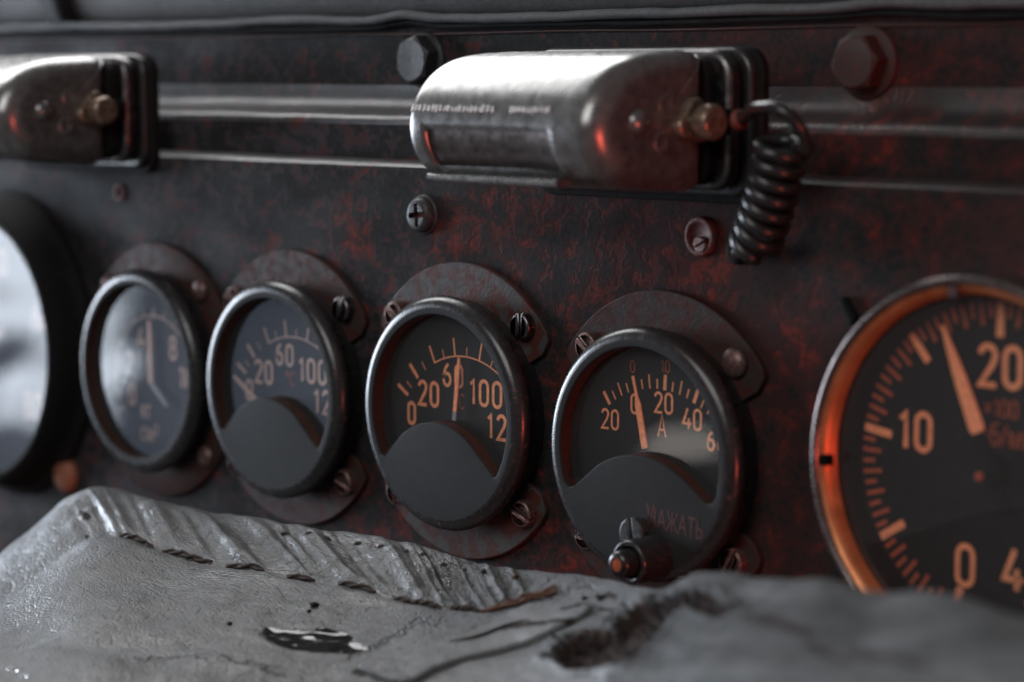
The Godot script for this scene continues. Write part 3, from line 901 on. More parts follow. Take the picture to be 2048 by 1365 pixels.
func build_lamp(at: Vector3, label: String) -> void:
	var t := thing("panel_lamp", label, "lamp", at, "metal hooded lamps on the panel")
	for e in [["gasket", 36.2, 17.6, 0.3, 2.4, 6.0, M.rubber, 0.5, 0.0], ["mounting_plate", 35.0, 16.6, 2.4, 5.0, 6.0, M.black_paint, 0.9, 0.6], ["spacer", 32.6, 14.6, 5.0, 7.0, 5.0, M.rubber, 0.1, 0.8], ["clamp_frame", 33.4, 15.6, 7.0, 10.2, 6.0, M.steel_dark, 1.3, 1.2], ["neck", 29.6, 14.2, 10.2, 13.2, 5.0, M.rubber, 0.3, 1.0]]:
		var st := st_new()
		extrude(st, round_rect(e[1], e[2], e[5], 7), e[3], e[4], e[7], Vector3(0, e[8], 0))
		obj(e[0], st, e[6], t)
	# the hood: a D-section lofted along x, ends rounded over; a slot is let into its front
	var sec := d_section()
	var n := sec.size()
	var stations := []
	for k in 7:
		var a := PI / 2 * k / 6.0
		stations.append([-31.5 + 3.4 * (1.0 - cos(a)), 3.4 * (1.0 - sin(a))])
	for x in [-26.0, -24.6, -24.4, -23.8, -20, -14, -8, -2, 4, 10, 15.4, 16.0, 16.2, 17.2, 20.0]: stations.append([x, 0.0])
	for k in 8:
		var a := PI / 2 * k / 7.0
		stations.append([29.5 - 5.2 + 5.2 * sin(a), 5.2 * (1.0 - cos(a))])
	var grid := []
	for s: Array in stations:
		var ring := PackedVector2Array()
		for q2 in sec: ring.append(Vector2(29.0, 1.0) + (q2 - Vector2(29.0, 1.0)) * (1.0 - s[1] / 15.0))
		var nrm := inset(sec, -1.0)
		var row := []
		for k in n:
			var p := ring[k]
			var open: float = 0.0
			if s[0] > -24.5 and s[0] < 16.1 and sec[k].x > 38.0 and sec[k].y < -0.4 and sec[k].y > -10.6: open = 0.9 * clampf((17.0 - s[0]) / 9.0, 0.1, 1.0)
			var q := p + (nrm[k] - sec[k]) * open
			row.append(Vector3(s[0], q.y, q.x))
		grid.append(row)
	var st := st_new()
	var slot := st_new()
	for i in grid.size() - 1:
		for k in n:
			var j := (k + 1) % n
			var deep := 0
			for e in [[i, k], [i, j], [i + 1, j], [i + 1, k]]:
				if stations[e[0]][0] > -24.5 and stations[e[0]][0] < 16.1 and sec[e[1]].x > 38.0 and sec[e[1]].y < -0.4 and sec[e[1]].y > -10.6: deep += 1
			quad(slot if deep == 4 else st, grid[i][k], grid[i][j], grid[i + 1][j], grid[i + 1][k])
	var hood := obj("hood", st, M.chrome, t)
	obj("slot_shutter", slot, M.shutter, hood)
	for e in [[0, -1], [grid.size() - 1, 1]]:
		st = st_new()
		var ring: Array = grid[e[0]]
		var mid := Vector3(ring[0].x, 1.0, 28.0)
		for k in n:
			var j := (k + 1) % n
			if e[1] > 0: tri(st, mid, ring[k], ring[j])
			else: tri(st, mid, ring[j], ring[k])
		obj("end_plate", st, M.chrome, t)
	# lip under the slot
	st = st_new()
	var lip := PackedVector2Array([Vector2(43.0, -11.2), Vector2(45.4, -10.9), Vector2(46.8, -11.2), Vector2(47.3, -11.9), Vector2(47.0, -12.7), Vector2(46.2, -13.0), Vector2(43.8, -13.0), Vector2(42.0, -12.6)])
	for k in lip.size():
		var j := (k + 1) % lip.size()
		quad(st, Vector3(-25.5, lip[k].y, lip[k].x), Vector3(-25.5, lip[j].y, lip[j].x), Vector3(16.5, lip[j].y, lip[j].x), Vector3(16.5, lip[k].y, lip[k].x))
	for x in [-25.5, 16.5]:
		st.set_smooth_group(3)
		for k in range(1, lip.size() - 1):
			var a := Vector3(x, lip[0].y, lip[0].x)
			var b := Vector3(x, lip[k].y, lip[k].x)
			var c := Vector3(x, lip[k + 1].y, lip[k + 1].x)
			if x < 0: tri(st, a, c, b)
			else: tri(st, a, b, c)
	obj("slot_lip", st, M.chrome, hood)
	# stamped line of tiny raised marks along the hood, worn past reading
	st = st_new()
	var r2 := RandomNumberGenerator.new()
	r2.seed = 77
	var x := -29.0
	while x < 16.0:
		if x > -2.0 and x < 3.0: x = 3.4
		var w := r2.randf_range(0.5, 1.0)
		var y := 4.4 + r2.randf_range(-0.15, 0.15)
		var hh := r2.randf_range(0.5, 0.85)
		extrude(st, round_rect(w * 0.32, hh, 0.15, 2), -0.3, 0.2, 0.1, Vector3(x, y - 0.7, 48.1), Basis(Vector3.RIGHT, -0.32))
		if r2.randf() < 0.6: extrude(st, round_rect(w * 0.6, 0.16, 0.1, 2), -0.3, 0.2, 0.08, Vector3(x + 0.2, y - 0.7 + hh * r2.randf_range(-0.6, 0.6), 48.1), Basis(Vector3.RIGHT, -0.32))
		x += w + 0.55
	obj("stamped_marks", st, M.highlight_steel, hood)
	# end-face fittings: rivet, two pressed dimples, lobed nut and knob
	var ex := 29.5
	st = st_new()
	var dome := []
	for k in 7: dome.append(Vector2(2.9 * cos(PI / 2 * k / 6.0), 1.9 * sin(PI / 2 * k / 6.0)))
	lathe(st, [dome], 22, Vector3(ex, 1.1, 35.2), 0)
	obj("rivet", st, M.chrome, t)
	for p in [Vector2(4.7, 26.4), Vector2(-3.4, 27.8)]:
		st = st_new()
		lathe(st, [[Vector2(2.7, -0.05), Vector2(2.2, 0.22), Vector2(1.7, 0.28), Vector2(1.2, 0.1), Vector2(0.6, -0.0), Vector2(0, 0.02)]], 20, Vector3(ex, p.x, p.y), 0)
		obj("dimple", st, M.chrome, t)
	st = st_new()
	var lobes := PackedVector2Array()
	for k in 42:
		var a := TAU * k / 42.0
		lobes.append(Vector2.from_angle(a) * (4.7 + 0.85 * cos(3.0 * a + 0.5)))
	extrude(st, lobes, 0.0, 2.3, 0.7, Vector3(ex, 1.0, 19.2), Basis(Vector3(0, 1, 0), Vector3(0, 0, 1), Vector3(1, 0, 0)))
	obj("lobed_nut", st, M.brass, t)
	st = st_new()
	lathe(st, [[Vector2(2.4, 2.2), Vector2(2.4, 3.6), Vector2(3.4, 3.9), Vector2(3.9, 4.4), Vector2(4.0, 5.0), Vector2(4.0, 7.2), Vector2(3.8, 7.8), Vector2(3.3, 8.1)], [Vector2(3.3, 8.1), Vector2(0, 8.1)]], 32, Vector3(ex, 1.0, 19.2), 0)
	obj("knob", st, M.brass, t)
	# hinge block on the rear edge beside the knob
	st = st_new()
	extrude(st, round_rect(2.4, 2.9, 0.8, 3), 10.0, 13.4, 0.3, Vector3(31.4, 1.0, 0))
	obj("hinge_block", st, M.rubber, t)

func build_cord() -> void:
	var t := thing("coiled_cord", "black coiled electric cord hanging from the centre lamp's right end", "cord", Vector3.ZERO)
	var ctrl := PackedVector3Array([Vector3(29.5, 77.4, 13.5), Vector3(33.5, 78.6, 14.5), Vector3(39.0, 80.2, 17.0), Vector3(46.0, 79.8, 18.0), Vector3(49.2, 76.0, 15.5), Vector3(48.6, 70.0, 11.5)])
	var path := PackedVector3Array()
	for i in ctrl.size() - 1:
		for k in 10:
			path.append(ctrl[i].cubic_interpolate(ctrl[i + 1], ctrl[maxi(i - 1, 0)], ctrl[mini(i + 2, ctrl.size() - 1)], k / 10.0))
	var p0 := Vector3(42.6, 73.6, 14.0)
	var p1 := Vector3(41.2, 62.0, 13.5)
	var p2 := Vector3(31.5, 50.0, 9.0)
	var turns := 7.9
	for i in 281:
		var u := i / 280.0
		var c := p0.lerp(p1, u).lerp(p1.lerp(p2, u), u)
		var d := (p1 - p0).lerp(p2 - p1, u).normalized()
		var e1 := (Vector3(1, 0, 0.1) - d * d.dot(Vector3(1, 0, 0.1))).normalized()
		var e2 := d.cross(e1)
		var a := -TAU * turns * u + 0.1
		path.append(c + (e1 * cos(a) + e2 * sin(a)) * lerpf(4.8, 4.5, u))
	var last := path[path.size() - 1]
	for q in [Vector3(25.5, 48.4, 6.0), Vector3(21.0, 47.6, 3.0), Vector3(19.0, 47.6, 0.2)]:
		for k in 6: path.append(last.lerp(q, (k + 1) / 6.0))
		last = q
	var st := st_new()
	tube(st, path, func(_u: float) -> float: return 1.45, 10)
	obj("wire", st, M.cord, t)
	st = st_new()
	lathe(st, [[Vector2(2.3, 0), Vector2(2.4, 1.0), Vector2(2.1, 1.7), Vector2(1.4, 1.9)]], 18, Vector3(29.6, 77.4, 13.3), 0)
	obj("red_bush", st, M.rust_red, t)
	st = st_new()
	lathe(st, [[Vector2(3.1, 0.0), Vector2(3.0, 0.9), Vector2(2.3, 1.5), Vector2(1.5, 1.6)]], 20, Vector3(19.0, 47.6, 0))
	obj("grommet", st, M.rubber, t)

# ------------------------------------------------------------------ the leather
var NET := [[-255.2,-94.3,64,-251.2,-78.3,70,-200.6,-67.5,97.7,-160,-59,119.9,-122.4,-51,140.5,-86.7,-43.2,160,-29.7,-33.7,191.2,56,-23.9,238.1],[-205.4,-62,52,-201.4,-46,58,-160.6,-45,83.2,-127.9,-44.9,103.5,-97.6,-44.4,122.2,-68.9,-43.4,140,-22.9,-44.9,168.5,46.1,-51.6,211.2],[-180.6,-42.7,40,-176.6,-26.7,46,-138.9,-31.2,71.2,-108.7,-35.9,91.5,-80.8,-39.8,110.2,-54.2,-42.8,128,-11.7,-50.7,156.5,52,-66.9,199.2],[-144.3,-42,36,-140.3,-26,42,-110.5,-30.6,63.5,-86.7,-35.6,80.8,-64.6,-40,96.8,-43.6,-43.7,112,-10.1,-52.7,136.3,40.3,-70.7,172.7],[-97.8,-41.6,31,-93.8,-25.6,37,-72.8,-30.2,53.9,-55.9,-35.1,67.5,-40.3,-39.7,80.1,-25.4,-43.9,92,-1.7,-53.6,111.1,33.9,-72.6,139.7],[-58.5,-41.7,27,-54.5,-25.7,33,-38.1,-29.6,47.5,-25,-33.7,59.1,-12.8,-37.8,69.8,-1.3,-41.5,80,17.2,-50.6,96.3,44.9,-68.6,120.8],[-36.6,-43.5,26,-32.6,-27.5,32,-18,-30.2,45.5,-6.3,-33.4,56.4,4.5,-36.4,66.5,14.7,-39.3,76,31.2,-46.9,91.3,55.8,-62.8,114.2],[-15.3,-42.5,27,-11.3,-26.5,33,2.2,-28.6,46.2,13.1,-31.1,56.9,23.2,-33.6,66.7,32.7,-35.9,76,48,-42.7,90.9,70.9,-57.3,113.3],[6.7,-40.8,30,10.7,-24.8,36,24,-26.1,49.5,34.6,-27.9,60.4,44.4,-29.7,70.5,53.7,-31.4,80,68.6,-37,95.3,90.9,-50.1,118.2],[32.6,-36.6,40,36.6,-20.6,46,48.7,-21.6,58.9,58.4,-23,69.3,67.3,-24.5,78.9,75.8,-25.9,88,89.4,-31,102.6,109.8,-43.3,124.4],[56,-28.1,52,60,-12.1,58,70.5,-14.1,69.7,79,-16.5,79.1,86.8,-18.8,87.8,94.2,-21,96,106.1,-27.6,109.2,123.9,-41.9,129],[89.9,-22.5,62,93.9,-6.5,68,103.6,-8,79.7,111.4,-9.9,89.1,118.6,-11.7,97.8,125.5,-13.5,106,136.4,-19.3,119.2,152.8,-32.5,139],[110.5,-21.3,66,114.5,-5.3,72,123.4,-6.1,83.4,130.5,-7.3,92.5,137.1,-8.5,101,143.4,-9.7,109,153.4,-14.5,121.8,168.4,-26.2,141.1],[129.8,-17.9,70,133.8,-1.9,76,141.9,-2.6,87.1,148.4,-3.8,96,154.4,-4.9,104.2,160.1,-6,112,169.3,-10.8,124.5,183,-22.4,143.2],[147.6,-18.2,74,151.6,-2.2,80,159,-2,90.8,165,-2.2,99.4,170.5,-2.4,107.4,175.7,-2.6,115,184,-6,127.1,196.5,-15.5,145.4],[174.4,-17.4,79,178.4,-1.4,85,185,0.1,95.8,190.3,1,104.4,195.2,1.9,112.4,199.9,2.7,120,207.3,1,132.1,218.5,-6,150.4]]
const LS := 15.0
const LT := 7.0
const STITCH := [[2.2, 1.82], [2.75, 1.98], [3.28, 2.13], [3.9, 2.3], [4.33, 2.34], [4.78, 2.5], [5.3, 2.6], [6.0, 2.53], [6.7, 2.2]]
const TEAR := [[7.08, 4.18], [7.5, 3.34], [8.18, 2.85], [8.5, 1.9], [8.8, 1.66], [9.6, 1.62], [10.18, 1.8], [10.35, 2.3], [10.25, 2.6], [9.85, 2.3], [9.35, 2.62], [8.9, 3.59], [8.35, 4.55], [7.58, 4.8]]
# long fine creases in the hide: from (s, t) to (s, t)
const CREASES := [[4.4, 4.45, 5.05, 3.1], [4.55, 4.2, 5.2, 3.0], [5.05, 3.0, 5.35, 3.4], [5.4, 2.95, 5.3, 3.3], [5.9, 1.2, 6.6, 2.2], [6.3, 1.2, 6.9, 1.9], [6.6, 2.4, 7.3, 1.3], [7.0, 1.9, 7.9, 1.5], [7.4, 1.15, 8.3, 1.75], [3.4, 4.5, 3.9, 4.9], [2.6, 4.6, 3.3, 4.5], [8.6, 2.6, 9.8, 3.4], [9.6, 3.4, 10.6, 3.9]]
const WET := [[3.68, 3.86], [3.75, 3.69], [4.17, 3.56], [4.45, 3.56], [4.42, 3.88], [4.6, 4.1], [4.4, 4.3], [4.17, 4.25], [3.95, 4.2], [3.78, 4.08]]
const STRAP := [[4.48, 4.7], [4.85, 4.38], [5.48, 3.81], [6.0, 3.3], [6.68, 2.48], [7.25, 2.1], [7.7, 2.03], [7.88, 2.18], [7.65, 2.65], [7.0, 3.51], [6.18, 4.13], [5.33, 4.77], [4.85, 5.05]]
var L_NX := 640
var L_NT := 260
var lpos := PackedVector3Array()
var lnrm := PackedVector3Array()

func cr(a: Vector3, b: Vector3, c: Vector3, d: Vector3, u: float) -> Vector3:
	return 0.5 * ((2.0 * b) + (c - a) * u + (2.0 * a - 5.0 * b + 4.0 * c - d) * u * u + (-a + 3.0 * b - 3.0 * c + d) * u * u * u)

func net(i: int, j: int) -> Vector3:
	var c: Array = NET[clampi(i, 0, 15)]
	var k := clampi(j, 0, 7) * 3
	return Vector3(c[k], c[k + 1], c[k + 2])

func poly_of(a: Array) -> PackedVector2Array:
	var out := PackedVector2Array()
	for p: Array in a: out.append(Vector2(p[0], p[1]))
	return out

func poly_depth(p: Vector2, poly: PackedVector2Array) -> float:
	# positive inside, distance to the outline
	var d := 1e9
	var n := poly.size()
	for i in n:
		d = minf(d, p.distance_to(Geometry2D.get_closest_point_to_segment(p, poly[i], poly[(i + 1) % n])))
	return d if Geometry2D.is_point_in_polygon(p, poly) else -d

func line_at(line: Array, s: float) -> float:
	for i in line.size() - 1:
		if s <= line[i + 1][0]: return lerpf(line[i][1], line[i + 1][1], clampf((s - line[i][0]) / (line[i + 1][0] - line[i][0]), 0, 1))
	return line[-1][1]

func leather_surface() -> void:
	var nx := L_NX + 1
	var nt := L_NT + 1
	lpos.resize(nx * nt)
	lnrm.resize(nx * nt)
	var rowc := []
	for j in nt:
		var t := LT * j / L_NT
		var jj := mini(int(t), 6)
		var v := t - jj
		var line := PackedVector3Array()
		for i in 16: line.append(cr(net(i, jj - 1), net(i, jj), net(i, jj + 1), net(i, jj + 2), v))
		for i in nx:
			var s := LS * i / L_NX
			var ii := mini(int(s), 14)
			lpos[j * nx + i] = cr(line[clampi(ii - 1, 0, 15)], line[ii], line[ii + 1], line[clampi(ii + 2, 0, 15)], s - ii)
	leather_normals()
	var lo := noise(0.016, 71, FastNoiseLite.TYPE_SIMPLEX_SMOOTH, 3)
	var md := noise(0.07, 72, FastNoiseLite.TYPE_SIMPLEX_SMOOTH, 3)
	var pk := noise(0.9, 73, FastNoiseLite.TYPE_SIMPLEX_SMOOTH, 2)
	var tear := poly_of(TEAR)
	var wet := poly_of(WET)
	var out := lpos.duplicate()
	for j in nt:
		var t := LT * j / L_NT
		for i in nx:
			var s := LS * i / L_NX
			var k := j * nx + i
			var p := lpos[k]
			var d := 1.5 * lo.get_noise_2d(p.x, p.z) + 0.35 * md.get_noise_2d(p.x, p.z)
			if s > 1.6 and s < 7.2:
				var ts := line_at(STITCH, s)
				var fade := sm(1.6, 2.2, s) * (1.0 - sm(6.4, 7.2, s))
				var q := (t - ts) / 0.13
				d -= 0.9 * exp(-q * q) * fade
				# the seam allowance between edge and stitches is puckered
				var band := sm(0.95, 1.55, t) * (1.0 - sm(ts - 0.25, ts + 0.15, t)) * fade
				var w1 := pk.get_noise_2d(s * 1.9 - t * 0.8, 4.0)
				var w2 := pk.get_noise_2d(s * 4.1 - t * 1.3 + 30.0, 9.0)
				d += band * (0.9 - 2.5 * absf(w1) + 1.2 * w2 + 1.0 * lo.get_noise_2d(p.x * 2.2 + 40.0, p.z) + 0.8 * md.get_noise_2d(p.x * 1.2, p.z * 0.5))
				var q2 := (t - 1.42) / 0.07
				d -= 0.35 * exp(-q2 * q2) * sm(3.4, 3.9, s) * fade
			# crease at the far corner
			var qa := Vector2(s, t).distance_to(Geometry2D.get_closest_point_to_segment(Vector2(s, t), Vector2(2.2, 1.75), Vector2(1.0, 2.28))) / 0.16
			if qa < 3.0: d -= 1.6 * exp(-qa * qa)
			var qb := Vector2(s, t).distance_to(Geometry2D.get_closest_point_to_segment(Vector2(s, t), Vector2(0.6, 3.9), Vector2(2.6, 5.2))) / 0.3
			if qb < 3.0: d += 1.0 * exp(-qb * qb)
			if s > 6.8 and s < 10.6 and t > 1.3 and t < 5.0:
				var dd := poly_depth(Vector2(s, t), tear) + 0.12 * md.get_noise_2d(p.x * 3.0, p.z * 3.0)
				if dd > -0.3: d += -2.8 * sm(0.0, 0.22, dd) + 0.9 * exp(-pow((dd + 0.08) / 0.1, 2))
			if s > 3.4 and s < 4.9 and t > 3.3 and t < 4.5:
				d -= 0.5 * sm(-0.04, 0.08, poly_depth(Vector2(s, t), wet))
			out[k] = p + lnrm[k] * d
	lpos = out
	leather_normals()

func leather_normals() -> void:
	var nx := L_NX + 1
	var nt := L_NT + 1
	for j in nt:
		for i in nx:
			var du := lpos[j * nx + mini(i + 1, nx - 1)] - lpos[j * nx + maxi(i - 1, 0)]
			var dv := lpos[mini(j + 1, nt - 1) * nx + i] - lpos[maxi(j - 1, 0) * nx + i]
			lnrm[j * nx + i] = dv.cross(du).normalized()

func on_leather(s: float, t: float, h := 0.0) -> Vector3:
	var nx := L_NX + 1
	var fi := clampf(s / LS * L_NX, 0, L_NX - 0.001)
	var fj := clampf(t / LT * L_NT, 0, L_NT - 0.001)
	var i := int(fi)
	var j := int(fj)
	var a := lpos[j * nx + i].lerp(lpos[j * nx + i + 1], fi - i)
	var b := lpos[(j + 1) * nx + i].lerp(lpos[(j + 1) * nx + i + 1], fi - i)
	return a.lerp(b, fj - j) + lnrm[j * nx + i] * h

func leather_normal(s: float, t: float) -> Vector3:
	return lnrm[int(clampf(t / LT * L_NT, 0, L_NT)) * (L_NX + 1) + int(clampf(s / LS * L_NX, 0, L_NX))]

func leather_textures(w: int, h: int) -> Array:
	var big := field(noise(0.006, 81), w, h)
	var mid := field(noise(0.03, 82, FastNoiseLite.TYPE_SIMPLEX_SMOOTH, 5), w, h)
	var cn := noise(0.15, 83, FastNoiseLite.TYPE_CELLULAR, 1)
	cn.cellular_return_type = FastNoiseLite.RETURN_DISTANCE2_SUB
	var cel := field(cn, w, h)
	var rn := noise(0.022, 84, FastNoiseLite.TYPE_SIMPLEX_SMOOTH, 4)
	rn.fractal_type = FastNoiseLite.FRACTAL_RIDGED
	var rid := field(rn, w, h)
	var tear := poly_of(TEAR)
	var wet := poly_of(WET)
	var marks := [[10.65, 2.6, 11.05, 3.14, 0.24], [11.18, 3.61, 11.65, 4.15, 0.13], [11.83, 3.69, 12.6, 4.4, 0.26], [5.48, 3.91, 6.88, 2.97, 0.05], [4.5, 4.8, 5.6, 4.35, 0.12], [1.95, 1.56, 1.99, 1.6, 0.05], [1.98, 1.81, 2.0, 1.83, 0.04], [8.0, 1.7, 8.25, 1.62, 0.08], [8.05, 2.1, 8.3, 2.0, 0.06]]
	var col := PackedByteArray()
	col.resize(w * h * 3)
	var hg := PackedByteArray()
	hg.resize(w * h)
	var ro := PackedByteArray()
	ro.resize(w * h)
	for j in h:
		var t := LT * (j + 0.5) / h
		for i in w:
			var s := LS * (i + 0.5) / w
			var k := j * w + i
			var B := big[k] / 255.0
			var m := mid[k] / 255.0
			var c := cel[k] / 255.0
			var rg := rid[k] / 255.0
			# crack network: strongest on the worn middle stretch
			var crack_zone := sm(4.6, 6.2, s) * (1.0 - sm(8.6, 9.6, s)) * (1.0 - sm(3.4, 4.6, t))
			var crack := sm(0.76, 0.86, rg) * (0.3 + 0.7 * crack_zone) * sm(0.35, 0.55, m + 0.3 * crack_zone)
			var cell_edge := 1.0 - sm(0.02, 0.16, c)
			var v := 0.115 + 0.06 * (B - 0.5) + 0.045 * (m - 0.5)
			v *= 1.0 - 0.5 * sm(8.45, 8.6, s + 0.8 * (m - 0.5) + 0.25 * (t - 3.0))  # albedo cut past the tear to offset too much light there
			v *= 1.0 - 0.28 * cell_edge * (0.4 + 0.6 * crack_zone)
			v *= 1.0 - 0.8 * crack
			var r := v
			var g := v
			var b := v * 1.01
			var crease := 0.0
			for q: Array in CREASES:
				if s > minf(q[0], q[2]) - 0.3 and s < maxf(q[0], q[2]) + 0.3 and t > minf(q[1], q[3]) - 0.3 and t < maxf(q[1], q[3]) + 0.3:
					var pq := Vector2(s + 0.10 * (rg - 0.5), t + 0.22 * (m - 0.5))
					var near := Geometry2D.get_closest_point_to_segment(pq, Vector2(q[0], q[1]), Vector2(q[2], q[3]))
					crease = maxf(crease, 1.0 - sm(0.012, 0.045, Vector2((pq.x - near.x) * 2.0, pq.y - near.y).length()))
			v *= 1.0 - 0.6 * crease
			r = v; g = v; b = v * 1.01
			var hh := 0.6 - 0.26 * cell_edge * (0.42 + crack_zone) + 0.22 * (m - 0.5) - 0.45 * crack - 0.6 * crease + 0.3 * crack_zone * (rg - 0.5)
			var rr := 0.5 + 0.3 * (m - 0.5) - 0.12 * sm(0.5, 0.7, B)
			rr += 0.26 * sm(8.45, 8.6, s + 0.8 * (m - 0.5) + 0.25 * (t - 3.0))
			if s > 3.4 and s < 4.9 and t > 3.3 and t < 4.5:
				var dw := sm(-0.02, 0.03, poly_depth(Vector2(s, t), wet) + 0.14 * (m - 0.5) + 0.08 * (rg - 0.5))
				r = lerpf(r, 0.014, dw); g = lerpf(g, 0.0135, dw); b = lerpf(b, 0.0135, dw)
				rr = lerpf(rr, 0.10, dw)
				hh = lerpf(hh, 0.42 + 0.05 * m, dw)
			if s > 6.8 and s < 10.7 and t > 1.2 and t < 5.1:
				var dt := sm(-0.03, 0.05, poly_depth(Vector2(s, t), tear) + 0.3 * (m - 0.5) + 0.08 * (c - 0.3))
				r = lerpf(r, 0.020 + 0.022 * m, dt); g = lerpf(g, 0.013 + 0.009 * m, dt); b = lerpf(b, 0.012 + 0.006 * m, dt)
				rr = lerpf(rr, 0.95, dt)
				hh = lerpf(hh, m, dt)
			for q: Array in marks:
				if absf(s - (q[0] + q[2]) / 2) < 1.0 and absf(t - (q[1] + q[3]) / 2) < 0.8:
					var dq := Vector2(s, t).distance_to(Geometry2D.get_closest_point_to_segment(Vector2(s, t), Vector2(q[0], q[1]), Vector2(q[2], q[3])))
					var f := 1.0 - sm(q[4] * 0.5, q[4], dq + 0.12 * (m - 0.5))
					r = lerpf(r, 0.022, f); g = lerpf(g, 0.014, f); b = lerpf(b, 0.013, f)
					rr = lerpf(rr, 0.9, f)
					hh -= 0.3 * f
			var cc := Color(maxf(r, 0.004), maxf(g, 0.004), maxf(b, 0.004)).linear_to_srgb()
			col[k * 3] = int(cc.r * 255.0)
			col[k * 3 + 1] = int(cc.g * 255.0)
			col[k * 3 + 2] = int(cc.b * 255.0)
			hg[k] = int(clampf(hh, 0, 1) * 255.0)
			ro[k] = int(clampf(rr, 0, 1) * 255.0)
	var out := []
	for e in [[Image.FORMAT_RGB8, col], [Image.FORMAT_L8, hg], [Image.FORMAT_L8, ro]]: out.append(ImageTexture.create_from_image(Image.create_from_data(w, h, false, e[0], e[1])))
	return out

func build_leather() -> void:
	leather_surface()
	var t := thing("leather_cover", "worn grey leather cover with a hand-stitched seam in front of the gauges", "leather", Vector3.ZERO)
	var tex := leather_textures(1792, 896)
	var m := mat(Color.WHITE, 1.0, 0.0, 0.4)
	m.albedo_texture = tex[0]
	m.heightmap_enabled = true
	m.heightmap_texture = tex[1]
	m.heightmap_scale = 0.105
	m.roughness_texture = tex[2]
	var nx := L_NX + 1
	var pos := PackedVector3Array()
	var uv := PackedVector2Array()
	pos.resize(lpos.size())
	uv.resize(lpos.size())
	for k in lpos.size():
		pos[k] = lpos[k] * MM
		uv[k] = Vector2(float(k % nx) / L_NX, float(k / nx) / L_NT)
	var idx := PackedInt32Array()
	for j in L_NT:
		for i in L_NX:
			var a := j * nx + i
			idx.append_array(PackedInt32Array([a, a + 1, a + nx + 1, a, a + nx + 1, a + nx]))
	var arr := []
	arr.resize(Mesh.ARRAY_MAX)
	arr[Mesh.ARRAY_VERTEX] = pos
	arr[Mesh.ARRAY_NORMAL] = lnrm
	arr[Mesh.ARRAY_TEX_UV] = uv
	arr[Mesh.ARRAY_INDEX] = idx
	var am := ArrayMesh.new()
	am.add_surface_from_arrays(Mesh.PRIMITIVE_TRIANGLES, arr)
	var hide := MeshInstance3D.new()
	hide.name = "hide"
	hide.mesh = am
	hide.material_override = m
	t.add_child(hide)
	# tongue of a second layer, with thickness, lying on the hide
	var outline := PackedVector2Array()
	var sp := poly_of(STRAP)
	for i in sp.size():
		for k in 5: outline.append(sp[i].cubic_interpolate(sp[(i + 1) % sp.size()], sp[(i + sp.size() - 1) % sp.size()], sp[(i + 2) % sp.size()], k / 5.0))
	var st := st_new()
	var center := Vector2(6.3, 3.4)
	var levels := []
	var luv := []
	for e in [[0.0, -0.4], [0.0, 0.5], [0.03, 0.95], [0.10, 1.15], [0.3, 1.2], [0.55, 1.2], [0.8, 1.2], [1.0, 1.2]]:
		var ring := []
		var uvr := []
		for p in outline:
			# shrink toward the tongue's spine
			var spine := Vector2(clampf(p.x, 5.0, 7.4), 0)
			spine.y = lerpf(4.75, 2.3, (spine.x - 5.0) / 2.4)
			var q := p.lerp(spine, e[0])
			ring.append(on_leather(q.x, q.y, e[1]))
			uvr.append(q)
		levels.append(ring)
		luv.append(uvr)
	for L in levels.size() - 1:
		for k in outline.size():
			var j := (k + 1) % outline.size()
			var vs := [[L, k], [L, j], [L + 1, j], [L + 1, k]]
			for e in [0, 1, 2, 0, 2, 3]:
				var uvp: Vector2 = luv[vs[e][0]][vs[e][1]]
				st.set_uv(Vector2(uvp.x / LS - 0.13, uvp.y / LT + 0.22))
				st.add_vertex(levels[vs[e][0]][vs[e][1]] * MM)
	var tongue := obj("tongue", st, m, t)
	tongue.set_meta("label", "round-ended leather tongue lying on the cover")
	st = st_new()
	var slitp := PackedVector3Array()
	for k in 15:
		var u := k / 14.0
		slitp.append(on_leather(lerpf(5.5, 6.85, u), lerpf(3.95, 2.98, u) + 0.05 * sin(u * 5.0), 1.25))
	tube(st, slitp, func(u: float) -> float: return 0.55 * sin(PI * clampf(u, 0.03, 0.97)) + 0.05, 6)
	obj("slit_strip", st, M.fibre, t)  # dark tube laid on the tongue to draw its slit
	# stitches
	var segs := [[2.42, 2.72], [2.9, 3.26], [3.45, 3.66], [3.92, 4.06], [4.34, 4.56], [4.8, 5.28], [5.5, 5.95]]
	var nn := noise(1.7, 91)
	for q: Array in segs:
		st = st_new()
		for strand in 2:
			var path := PackedVector3Array()
			for k in 25:
				var u := k / 24.0
				var s := lerpf(q[0] - 0.03, q[1] + 0.05, u)
				var tw: float = u * (q[1] - q[0]) * 34.0 + PI * strand
				path.append(on_leather(s, line_at(STITCH, s) + 0.03 * nn.get_noise_1d(s * 9.0) + 0.028 * cos(tw), -0.35 + 0.95 * sqrt(sin(PI * clampf(u, 0.001, 0.999))) + 0.26 * sin(tw)))
			tube(st, path, func(u: float) -> float: return 0.46 + 0.05 * sin(u * 60.0), 6, true, strand * 2)
		obj("stitch", st, M.thread, t)
	for s0: float in [3.85, 4.05, 4.2, 4.45, 4.65, 4.88, 5.08, 5.35, 5.7]:
		st = st_new()
		var path := PackedVector3Array()
		for k in 5: path.append(on_leather(s0 + 0.05 * k / 4.0, 1.42 + 0.03 * (s0 - 3.85), -0.3 + 0.55 * sin(PI * k / 4.0)))
		tube(st, path, func(_u: float) -> float: return 0.5, 6)
		obj("stitch", st, M.thread, t)
	# frayed orange-brown thread
	st = st_new()
